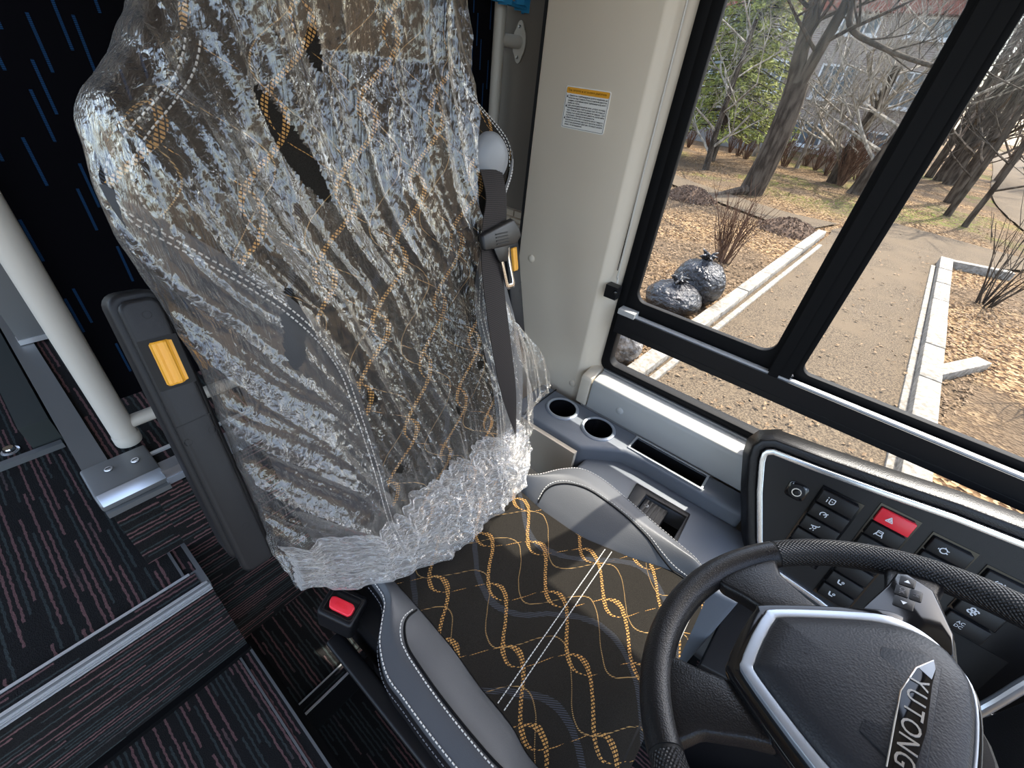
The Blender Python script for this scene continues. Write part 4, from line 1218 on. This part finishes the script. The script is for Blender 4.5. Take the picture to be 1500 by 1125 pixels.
def film_pt(u, v):
    ZT = 1.56
    if v < .11:                                   # the bunched hem lies forward on the cushion
        t = v / .11
        z = .62
    else:
        z = .62 + (ZT - .62) * (v - .11) / .89; t = 1
    xl, xr = sinterp(z, XL), sinterp(z, XR)
    if u < .07:
        q = 1 - u / .07
        x = xl + .05 * q * q; yb = .035 + .12 * q
        y = yc(z) + yb
        n = Vector((-.25, -.3, 0))
    else:
        q = (u - .07) / .93
        x = xl + (xr - xl) * q
        s = max(-1, min(1, (x - SC) / wb(z, x - SC)))
        y = back_front(s, z) - .013
        if q < .05: y = y + (yc(z) + .035 - y) * (1 - q / .05)**1.5
        if q > .9 and z < .92: y += .03 * ((q - .9) / .1)**1.5
        n = Vector((-.2 * max(0, 1 - q / .12), -1, 0))
    wv = wrinkle(x, z)
    p = Vector((x, y, z)) + n * wv
    if t < 1:
        hz = hem(x); fw = interp(x, [(.07, .415), (.13, .395), (.20, .357), (.30, .318), (.40, .314), (.53, .316), (.58, .36), (.66, .43), (.80, .46)])
        hx = x + .01 * nz(x * 30, v * 30)
        h = Vector((hx, fw + .006 * nz(x * 40, 1.1) + (yc(z) + .12 - fw) * max(0, 1 - u / .07) * .9, hz))
        k = t ** .8
        p2 = h.lerp(p, k)
        bul = sin(pi * min(1, t)) * .012
        p = p2 + Vector((0, -bul * .5, bul)) + Vector((.3, -.8, .6)) * (ridge(x * 9 + v * 14, v * 60 - x * 10, 3.) ** 2 * .012 + nz(x * 60, v * 240, 6.) * .003) * (1 - t * .7)
        p.z = max(p.z, cush(min(max(p.x, .13), .67), min(max(p.y, -.05), .41)) + .004 if p.y < .40 else p.z)
    return p
NU, NV = 230, 330
bm = nb(); VV = []
rj = random.Random(11)
for j in range(NV + 1):
    row = []
    for i in range(NU + 1):
        u = (i + (rj.uniform(-.38, .38) if 0 < i < NU else 0)) / NU; v = (j + (rj.uniform(-.38, .38) if 0 < j < NV else 0)) / NV
        row.append(bm.verts.new(film_pt(u, v)))
    VV.append(row)
TEARS = [(.196, .970, .012, .050, -.18), (.268, .845, .008, .012, 0), (.497, .800, .010, .008, 0), (.282, .712, .007, .008, 0), (.27, 1.150, .013, .055, .35), (.33, 1.24, .010, .02, 0), (.43, .735, .006, .008, 0)]
for j in range(NV):
    for i in range(NU):
        c_ = (VV[j][i].co + VV[j + 1][i + 1].co) / 2
        hole = False
        for tx, tz, a, b, sh_ in TEARS:
            dz = c_.z - tz; dx = c_.x - tx + sh_ * dz
            if (dx / a)**2 + (dz / b)**2 < 1: hole = True
        if hole: continue
        q = (VV[j][i], VV[j][i + 1], VV[j + 1][i + 1], VV[j + 1][i])
        if (i * 7 + j * 13) % 2: bm.faces.new((q[0], q[1], q[2])); bm.faces.new((q[0], q[2], q[3]))
        else: bm.faces.new((q[0], q[1], q[3])); bm.faces.new((q[1], q[2], q[3]))
bmesh.ops.delete(bm, geom=[v for v in bm.verts if not v.link_faces], context='VERTS')
fc = thing('plastic_cover', 'crumpled clear plastic film pulled over the driver seat backrest', 'plastic cover', (.40, .40, .5))
sheet = obj('film', bm, 'film', fc, smooth=55)
# the loose edge folded double along the hem and the hanging flap at the right
def hem2(u, v):
    x = .075 + .475 * u
    lo = film_pt(.07 + .93 * (x - .085) / (.745 - .085), .0)
    hi = film_pt(.07 + .93 * (x - .075) / (.755 - .075), .145)
    t = v ** .9
    p = lo.lerp(hi, t)
    f = Vector((.12, -.75, .65))
    a = x * 38 + v * 9; b = v * 4 - x * 6
    p += f * (.006 + .030 * sin(pi * min(1, v * 1.02)) * (.45 + .55 * ridge(x * 7, v * 2, 2.)) + .010 * max(0, ridge(x * 11, v * 6 + x * 9, 7.))**2 + .007 * max(0, ridge(x * 22, v * 17 + x * 20, 1.))**2 + .0025 * ridge(x * 60, v * 40 + x * 40, 3.))
    if v < .15: p.z = max(p.z, cush(min(max(p.x, .13), .67), min(p.y, .41)) + .006) if p.y < .395 else p.z
    return p
bm = grid(hem2, 190, 60)
bmesh.ops.triangulate(bm, faces=bm.faces)
obj('bunched_hem', bm, 'film_hem', fc, smooth=40)

# ================================================================== OUTDOORS
GZ = -1.1
g = obj('ground', grid(lambda u, v: (1.6 + u * 118, -70 + v * 140, GZ + .03 * noise.noise(Vector((u * 40, v * 50, 0)))), 120, 120), 'litter')
tag(g, 'leaf littered park ground outside the window', 'ground', kind='structure')
gb = struct('ground_under', box(-80, 1.7, -70, 70, -1.3, -1.12), 'asphalt', label='paved ground around the bus')
# paths
def path_strip(name, pts, z, label):
    a, b = pts; n = 40; bm = nb()
    A = [Vector(p) for p in a]; B = [Vector(p) for p in b]
    ra = smooth_path([(x, y, 0) for x, y in a], 10); rb_ = smooth_path([(x, y, 0) for x, y in b], 10)
    m_ = min(len(ra), len(rb_)); prev = None
    for i in range(m_):
        p, q = ra[i], rb_[i]
        row = [bm.verts.new((p.lerp(q, k / 6).x, p.lerp(q, k / 6).y, z + .02 * noise.noise(Vector((p.x * 1.3, k, 2))))) for k in range(7)]
        if prev:
            for k in range(6): bm.faces.new((prev[k], prev[k + 1], row[k + 1], row[k]))
        prev = row
    bmesh.ops.recalc_face_normals(bm, faces=bm.faces)
    o = obj(name, bm, 'asphalt', None, smooth=80); return tag(o, label, 'path', kind='structure')
path_strip('path', ([(1.6, 1.02), (4, .92), (8, .70), (11.8, .42), (13.0, .35), (15.5, -.6)], [(1.6, -1.02), (4, -1.10), (8, -1.36), (11.9, -1.55), (12.6, -2.2), (14.5, -4.2)]), GZ + .045, 'straight worn path leading away between two kerbs')
path_strip('path', ([(11.6, 1.0), (12.2, 2.2), (13.4, 4.5), (15.5, 8.0)], [(13.6, .4), (13.6, 2.0), (14.6, 4.3), (16.6, 7.8)]), GZ + .044, 'narrow path branching off behind the heap of leaves')
path_strip('path', ([(14, -4.2), (22, -3.6), (30, -3.9), (48, -5.5), (80, -8)], [(12, -6.5), (22, -6.6), (32, -8.5), (48, -13), (80, -24)]), GZ + .046, 'pale wide lane at the far right among the trees')
def kerb(label, a, b, n, wd, hgt, extra=None):
    t = thing('kerb', label, 'kerb', (a[0], a[1], GZ), kind=None)
    A, B = Vector((*a, 0)), Vector((*b, 0)); d = (B - A) / n; t_ = d.normalized(); s = Vector((-t_.y, t_.x, 0))
    for k in range(n):
        c = A + d * (k + .5); h = hgt + random.uniform(-.008, .008)
        ob_ = obox((c.x, c.y, GZ + h / 2 - .04 + .02), t_ * (d.length / 2 - .006), s * wd / 2 + s * 0, Vector((0, 0, h / 2 + .04)))
        obj('kerb_block', ob_, 'kerb', t, .012, 2)
    if extra:
        for a2, b2, w2, h2 in extra:
            A2, B2 = Vector((*a2, 0)), Vector((*b2, 0)); m_ = (A2 + B2) / 2; dd = (B2 - A2) / 2; s2 = Vector((-dd.y, dd.x, 0)).normalized()
            obj('kerb_footing', obox((m_.x, m_.y, GZ + h2 / 2), dd, s2 * w2 / 2, Vector((0, 0, h2 / 2 + .02))), 'kerb', t, .01)
    return t
kerb('pale stone kerb along the left edge of the path by the black bags', (2.4, 1.10), (11.9, .56), 9, .17, .12, [((2.4, .95), (10.8, .42), .07, .06)])
kerb('pale stone kerb along the right edge of the path', (2.6, -1.13), (12.05, -1.64), 9, .20, .15, [((2.6, -1.0), (11.6, -1.47), .07, .05)])
kerb('short pale kerb turning away at the far end of the right kerb', (12.05, -1.70), (12.35, -2.7), 1, .17, .13)
kk = obj('stone_slab', obox((6.6, -1.62, GZ + .05), (.46, -.26, 0), (.04, .07, 0), (0, 0, .06)), 'kerb', None, .012)
tag(kk, 'short pale slab lying askew right of the right kerb', 'slab')

# scattered leaves on the near ground
rl = random.Random(5)
bm = nb()
def leaf(x, y, z, s):
    a = rl.uniform(0, 6.28); d = Vector((cos(a), sin(a), rl.uniform(-.35, .35))) * s; e = Vector((-sin(a), cos(a), rl.uniform(-.5, .5))) * s * .55
    c = Vector((x, y, z))
    v = [bm.verts.new(p) for p in (c - d, c - e + Vector((0, 0, .006)), c + d, c + e + Vector((0, 0, .006)))]
    bm.faces.new(v)
for k in range(26000):
    x = 3.2 + (rl.random() ** 1.6) * 18; y = rl.uniform(-1, 1) * (x * .36) + .12 * x * .6
    onpath = (-1.1 - .05 * (x - 3)) < y < (1.05 - .05 * (x - 3)) and x < 13
    if onpath and rl.random() < .93: continue
    leaf(x, y, GZ + rl.uniform(.01, .035) + (.04 if onpath else 0), rl.uniform(.016, .034))
lv_ = obj('fallen_leaves', bm, 'leaves', None, smooth=0)
tag(lv_, 'tan fallen leaves scattered over the park ground', 'leaves', kind='stuff')
def pile(label, x, y, rx, ry, h):
    t = thing('leaf_heap', label, 'leaf heap', (x, y, GZ))
    obj('mound', lathe([(rx * 1.0, -.03), (rx * .8, h * .35), (rx * .5, h * .75), (rx * .2, h * .97), (0, h)], (x, y, GZ), n=24), 'pile', t)
    bm2 = nb()
    for k in range(700):
        a = rl.uniform(0, 6.28); r = sqrt(rl.random()) * 1.1; z = GZ + h * max(0, 1 - r * r) + rl.uniform(0, .05)
        c = Vector((x + rx * r * cos(a), y + rx * r * sin(a), z)); d = Vector((rl.uniform(-1, 1), rl.uniform(-1, 1), rl.uniform(-.8, .8))).normalized() * .04; e = d.orthogonal().normalized() * .025
        bm2.faces.new([bm2.verts.new(p) for p in (c - d, c - e, c + d, c + e)])
    tag(obj('loose_leaves', bm2, 'pile', t, smooth=0), kind='stuff')
pile('brown leaf heap at the left in front of the big tree', 12.4, 3.75, .62, .5, .26)
pile('brown leaf heap at the end of the left kerb', 11.6, 1.15, .62, .5, .22)

# bags
def sack(name, label, x, y, r, h, mat, cat, tie=True, seed=0):
    t = thing(name, label, cat, (x, y, GZ))
    def f(u, v):
        a = 2 * pi * u; z = v
        rad = r * (sin(pi * min(.98, .16 + z * .80))**.65) * (1 if z < .86 else .55 * (1.15 - z) / .29)
        rad *= 1 + .10 * noise.noise(Vector((cos(a) * 1.6 + seed, sin(a) * 1.6, z * 2.5))) + .10 * (1 - 2 * abs(noise.noise(Vector((cos(a) * 5 + seed, sin(a) * 5, z * 1.3))))) * (z if tie else .3)
        return (x + rad * cos(a), y + rad * sin(a), GZ + .02 + h * z)
    bm = grid(f, 60, 30)
    bmesh.ops.remove_doubles(bm, verts=bm.verts, dist=.0005)
    bmesh.ops.recalc_face_normals(bm, faces=bm.faces)
    obj('bag_body', bm, mat, t, smooth=60)
    if tie:
        for k in range(9):
            a = 2 * pi * k / 9 + seed
            p0 = Vector((x, y, GZ + h * .93)); p1 = p0 + Vector((cos(a) * r * .35, sin(a) * r * .35, .05 + .04 * (k % 3)))
            obj('gathered_fold', tube([p0, p0.lerp(p1, .6) + Vector((0, 0, .03)), p1], [.03, .024, .006], 6), mat, t)
    return t
sack('rubbish_bag', 'smaller shiny black rubbish bag in front by the left kerb', 5.30, 1.40, .33, .40, 'liner', 'bag', True, 1.)
sack('rubbish_bag', 'larger shiny black rubbish bag behind, under the bare bush', 5.85, 1.30, .32, .62, 'liner', 'bag', True, 4.)
sack('leaf_sack', 'pale translucent sack of leaves seen through the low pane at the left', 3.72, 1.30, .19, .46, 'sack', 'sack', False, 7.)

# trees
def branchy(bm, p, d, L, r, depth, rng, spread=.55, sides=5, taper=.62, up=.12, nb_=(2, 4)):
    n = 3; pts = [p]; rs = [r]; q = p.copy(); dd = d.copy()
    for k in range(n):
        dd = (dd + Vector((rng.uniform(-1, 1), rng.uniform(-1, 1), rng.uniform(-.4, .8) * .6)) * .16 + Vector((0, 0, up * .3))).normalized()
        q = q + dd * (L / n); pts.append(q.copy()); rs.append(r * (1 - (1 - taper) * (k + 1) / n))
    tube(pts, rs, sides if depth > 1 else 3, caps=False, bm=bm)
    if depth <= 0: return
    for k in range(rng.randint(*nb_)):
        t = rng.uniform(.35, 1.0); i = min(n - 1, int(t * n)); base = pts[i].lerp(pts[i + 1], t * n - i)
        ax = Vector((rng.uniform(-1, 1), rng.uniform(-1, 1), rng.uniform(-.3, .8)))
        nd = (dd * (1 - spread) + ax.normalized() * spread + Vector((0, 0, up))).normalized()
        branchy(bm, base, nd, L * rng.uniform(.55, .8), r * rng.uniform(.40, .58), depth - 1, rng, spread, sides, taper, up, nb_)
def tree(name, label, x, y, r, trunk, mat, cmat, seed, depth=4, L=2.0, nbr=8, z0=.35, lean=(0, 0), group=None, spread=.6):
    rng = random.Random(seed); t = thing(name, label, 'tree', (x, y, GZ), group)
    top = Vector((x + lean[0] * trunk, y + lean[1] * trunk, GZ + trunk)); b0 = Vector((x, y, GZ - .1))
    P = [b0, b0.lerp(top, .06), b0.lerp(top, .3) + Vector((rng.uniform(-.06, .06), rng.uniform(-.06, .06), 0)), b0.lerp(top, .65) + Vector((rng.uniform(-.08, .08), rng.uniform(-.08, .08), 0)), top]
    P = smooth_path(P, 5); R_ = [r * (1.35 if k == 0 else 1.0) * (1 - .55 * k / len(P)) for k in range(len(P))]
    obj('trunk', tube(P, R_, 10), mat, t, smooth=60)
    bm = nb()
    for k in range(nbr):
        f = z0 + (1 - z0) * (k + rng.random()) / nbr; i = min(len(P) - 2, int(f * (len(P) - 1)))
        a = rng.uniform(0, 2 * pi); d = Vector((cos(a), sin(a), rng.uniform(.25, .9))).normalized()
        branchy(bm, P[i], d, L * rng.uniform(.6, 1.1), R_[i] * rng.uniform(.28, .5), depth - 1, rng, spread)
    obj('branches', bm, cmat, t, smooth=0)
    return t
# the big forked tree
t1 = thing('big_tree', 'thick forked trunk nearest behind the left leaf heap', 'tree', (15.2, 2.85, GZ))
tr1 = smooth_path([(15.2, 2.95, GZ - .1), (15.2, 2.90, GZ + .15), (15.2, 2.82, -.2), (15.2, 2.80, .8), (15.2, 2.86, 1.6)], 5)
obj('trunk', tube(tr1, [.46 if k == 0 else .36 - .10 * k / len(tr1) for k in range(len(tr1))], 14), 'bark', t1, smooth=60)
rng = random.Random(2); bm = nb()
for pts, r in (([(15.2, 2.86, 1.4), (15.2, 3.05, 2.1), (15.25, 3.22, 3.3), (15.4, 3.3, 5), (15.5, 3.2, 7)], .21), ([(15.2, 2.84, 1.2), (15.15, 2.72, 2.0), (15.1, 2.50, 3.3), (15.0, 2.3, 5.2), (15.0, 2.1, 7)], .16)):
    P = smooth_path(pts, 5); tube(P, [r * (1 - .6 * k / len(P)) for k in range(len(P))], 10, bm=bm)
    for k in range(9):
        i = rng.randint(6, len(P) - 1); branchy(bm, P[i], Vector((rng.uniform(-1, 1), rng.uniform(-1, 1), .4)).normalized(), 1.6, .05, 3, rng)
P = smooth_path([(15.1, 2.42, 3.3), (15.0, 2.2, 2.74), (14.9, 1.42, 2.42), (14.8, .25, 2.15), (14.8, -.5, 2.2)], 5)
tube(P, [.075 * (1 - .6 * k / len(P)) for k in range(len(P))], 8, bm=bm)
for k in range(8): branchy(bm, P[rng.randint(3, len(P) - 1)], Vector((rng.uniform(-.5, .5), rng.uniform(-1, .6), rng.uniform(-.6, .6))).normalized(), .9, .022, 3, rng)
obj('branches', bm, 'bark', t1, smooth=60)
obj('root', tube(smooth_path([(15.1, 2.95, GZ + .12), (14.2, 3.25, GZ + .07), (13.2, 3.45, GZ + .02)], 5), [.16, .14, .12, .11, .1, .09, .08, .07, .06, .05, .03], 8), 'bark', t1)
# slender trunk with spruce behind it
tree('slender_tree', 'slim bare trunk with pale spreading branches at the left window edge', 17.9, 5.2, .13, 4.2, 'bark', 'bark_pale', 8, 5, 1.9, 10, .38)
sp = thing('spruce', 'green spruce behind the big forked trunk at the upper left', 'tree', (20.5, 5.9, GZ))
obj('trunk', tube([(20.5, 5.9, GZ - .1), (20.5, 5.9, 9)], [.2, .04], 8), 'bark', sp)
rng = random.Random(21); bm = nb(); bt2 = nb()
for k in range(190):
    z = .15 + 7.0 * (k / 190); a = k * 2.39996 + rng.uniform(-.3, .3); Lb = (2.9 - .30 * z) * rng.uniform(.75, 1.1)
    d = Vector((cos(a), sin(a), 0)); drop = .18 * Lb
    p0 = Vector((20.5, 5.9, z)); p1 = p0 + d * Lb + Vector((0, 0, -drop))
    tube([p0, p0.lerp(p1, .5) + Vector((0, 0, .1)), p1], [.03, .02, .006], 3, caps=False, bm=bt2)
    for q in range(95):
        t = rng.uniform(.18, 1.02); c = p0.lerp(p1, t) + Vector((rng.gauss(0, .05), rng.gauss(0, .05), rng.gauss(-.04, .05))) + d.cross(Vector((0, 0, 1))) * rng.uniform(-1, 1) * .42 * (1.15 - t)
        e = (d * rng.uniform(.2, 1) + Vector((rng.uniform(-.8, .8), rng.uniform(-.8, .8), rng.uniform(-.7, .25)))).normalized() * rng.uniform(.08, .18)
        f = e.orthogonal().normalized() * .026
        bm.faces.new([bm.verts.new(x) for x in (c - e - f * .4, c - f, c + e, c + f)])
obj('boughs', bt2, 'bark', sp)
tag(obj('needles', bm, 'needles', sp, smooth=0), kind='stuff')
# multi-stem bush and leaning trunk in the middle
tree('leaning_tree', 'stout dark trunk leaning right beside the window post', 19.8, .65, .24, 5.5, 'bark', 'bark_pale', 14, 5, 2.2, 10, .40, (.03, -.21))
tree('bushy_tree', 'short dark trunk wrapped in twigs left of the leaning trunk', 21.6, 1.5, .26, 3.6, 'bark', 'bark_pale', 17, 5, 2.1, 12, .30, (0, -.05))
for k, (x, y, r, h, lab) in enumerate(((22.5, -2.12, .19, 8, 'tallest slim trunk of the three right of the window post'), (19.1, -1.95, .11, 6, 'middle slim trunk of the three right of the window post'), (17.7, -2.3, .085, 5.5, 'nearest slim trunk of the three right of the window post'))):
    tree('slim_tree', lab, x, y, r, h, 'bark', 'bark', 30 + k, 4, 1.8, 9, .40, (0, .03 if k == 0 else 0))
tree('far_trunk', 'first of the clustered trunks on the bare mound at the right', 31, -1.6, .20, 8, 'bark', 'bark_far', 41, 5, 2.6, 10, .3, group='mound trees')
tree('far_trunk', 'second of the clustered trunks on the bare mound at the right', 30, -1.95, .24, 8, 'bark', 'bark_far', 42, 5, 2.6, 10, .3, group='mound trees')
tree('far_trunk', 'third of the clustered trunks on the bare mound at the right', 29, -2.3, .26, 8, 'bark', 'bark_far', 43, 5, 2.6, 10, .3, group='mound trees')
# pale bare trees before the building
base = None
def copy_tree(root, loc, rz, s, label, group):
    c = root.copy(); COL.objects.link(c); c.location = loc; c.rotation_euler = (0, 0, rz); c.scale = (s, s, s)
    tag(c, label, None, group)
    for ch in root.children:
        k = ch.copy(); COL.objects.link(k); k.parent = c; k.location = ch.location
    return c
pa = tree('pale_tree', 'bare pale twigged tree in front of the brick building', 24, 3.2, .10, 5.2, 'bark_pale', 'bark_pale', 51, 5, 2.1, 9, .18, group='bare trees in front of the brick building')
for x, y, rz, s in ((23.2, 4.6, 5.6, .9), (24.8, 2.2, 2.9, .95), (26.5, 1.6, 1.2, 1.1), (25.5, 5.4, 2.3, .95), (27, 7.8, 4.0, 1.1), (27.5, .4, 5.2, 1.15), (25, 9.6, .7, 1.), (28.3, 4.4, 3.3, 1.15)):
    copy_tree(pa, (x, y, GZ), rz, s, 'bare pale twigged tree in front of the brick building', 'bare trees in front of the brick building')
fa = tree('grove_tree', 'bare brown tree in the far grove on the right', 40, -4, .14, 7.5, 'bark_far', 'bark_far', 61, 5, 2.6, 10, .25, group='bare trees of the far grove')
rng = random.Random(77)
for k in range(24):
    x = 35 + k * 1.3 + rng.uniform(-1, 1); y = -(x * rng.uniform(.035, .34)) + .2
    copy_tree(fa, (x, y, GZ + max(0, (x - 40) * .05)), rng.uniform(0, 6.28), rng.uniform(.8, 1.15), 'bare brown tree in the far grove on the right', 'bare trees of the far grove')
# bushes of bare stems
def bush(label, x, y, n, h, spread, mat, seed, r=.012, forks=3, group=None):
    rng = random.Random(seed); t = thing('bare_bush', label, 'bush', (x, y, GZ), group)
    bm = nb()
    for k in range(n):
        a = rng.uniform(0, 6.28); o = Vector((x + .12 * cos(a) * rng.random(), y + .12 * sin(a) * rng.random(), GZ))
        d = Vector((cos(a) * spread * rng.random(), sin(a) * spread * rng.random(), 1)).normalized(); H = h * rng.uniform(.6, 1.05)
        p = [o, o + d * H * .5 + Vector((rng.uniform(-.05, .05), rng.uniform(-.05, .05), 0)), o + d * H + Vector((rng.uniform(-.1, .1), rng.uniform(-.1, .1), 0))]
        tube(smooth_path(p, 3), [r * (1 - .8 * i / 6) for i in range(7)], 4, caps=False, bm=bm)
        for q in range(forks):
            f = rng.uniform(.3, .9); b0 = p[0].lerp(p[2], f); e = (d + Vector((rng.uniform(-.7, .7), rng.uniform(-.7, .7), .1))).normalized()
            tube([b0, b0 + e * H * .18, b0 + e * H * .34 + Vector((0, 0, .04))], [r * .5, r * .35, r * .15], 3, caps=False, bm=bm)
    obj('stems', bm, mat, t, smooth=0)
    return t
bush('reddish bare bush rising behind the black rubbish bags', 8.0, 1.52, 34, 1.15, .55, 'bark_red', 3, .011)
bush('bare grey bush at the right kerb near the window reflection', 10.0, -2.15, 16, 1.5, .6, 'bark', 5, .012)
bush('large bare bush arching over leaves at the right edge', 6.6, -2.45, 18, 1.7, .8, 'bark', 6, .013)
bush('dense reddish stems round the foot of the bushy trunk', 21.2, 1.2, 46, 1.9, .5, 'bark_red', 8, .02, 4)
rng = random.Random(9)
for k in range(22):
    bush('low reddish bush in the row along the fence', 24.5 + rng.uniform(-1, 1.2), -.2 + k * .55, 16, 1.35, .6, 'bark_red', 100 + k, .018, 3, 'low bushes along the fence')
# fence
fe = thing('fence', 'pale low fence with thin pickets behind the low bushes', 'fence', (27.5, 9, GZ))
obj('fence_base', box(27.5, 27.7, 5.2, 17, GZ, -.45), 'pale_wall', fe, .02)
for k in range(38):
    y = 5.3 + k * .31
    obj('picket', box(27.55, 27.62, y, y + .07, -.45, .55), 'bark', fe)
obj('fence_rail', box(27.54, 27.63, 5.2, 17, .42, .50), 'bark', fe)
# brick building
bd_ = thing('brick_building', 'grey brown brick building with white framed windows behind the bare trees', 'building', (32, 8, GZ))
wall = obj('brick_wall', box(32, 33, -.6, 26, GZ, 5.0), 'brick', bd_)
obj('eaves', box(31.5, 33, -.9, 26, 5.0, 5.5), 'roof_red', bd_)
obj('roof', prism([(31.4, -1, 5.5), (37, -1, 5.5), (37, -1, 8.0)], (0, 27, 0)), 'roof_red', bd_)
obj('upper_wall', box(32.4, 33, -.6, 26, 5.3, 9), 'brick', bd_)
for row, (z0, z1) in enumerate(((-.75, .38), (1.45, 2.95), (4.15, 4.95))):
    for c in range(8):
        y = .6 + c * 2.9 + (.2 if row == 0 else 0)
        fr = obj('window_frame', ring([(y, z0), (y + 1.7, z0), (y + 1.7, z1), (y, z1)], [(y + .09, z0 + .09), (y + 1.61, z0 + .09), (y + 1.61, z1 - .09), (y + .09, z1 - .09)], yz(31.93), (.1, 0, 0)), 'white_frame', bd_)
        for a in (.53, 1.10):
            obj('mullion', box(31.94, 32.0, y + a, y + a + .07, z0 + .08, z1 - .08), 'white_frame', fr)
        obj('pane', box(31.985, 32.0, y + .08, y + 1.62, z0 + .08, z1 - .08), 'house_pane', fr)
        obj('sill', box(31.85, 32.05, y - .1, y + 1.8, z0 - .09, z0), 'white_frame', fr)
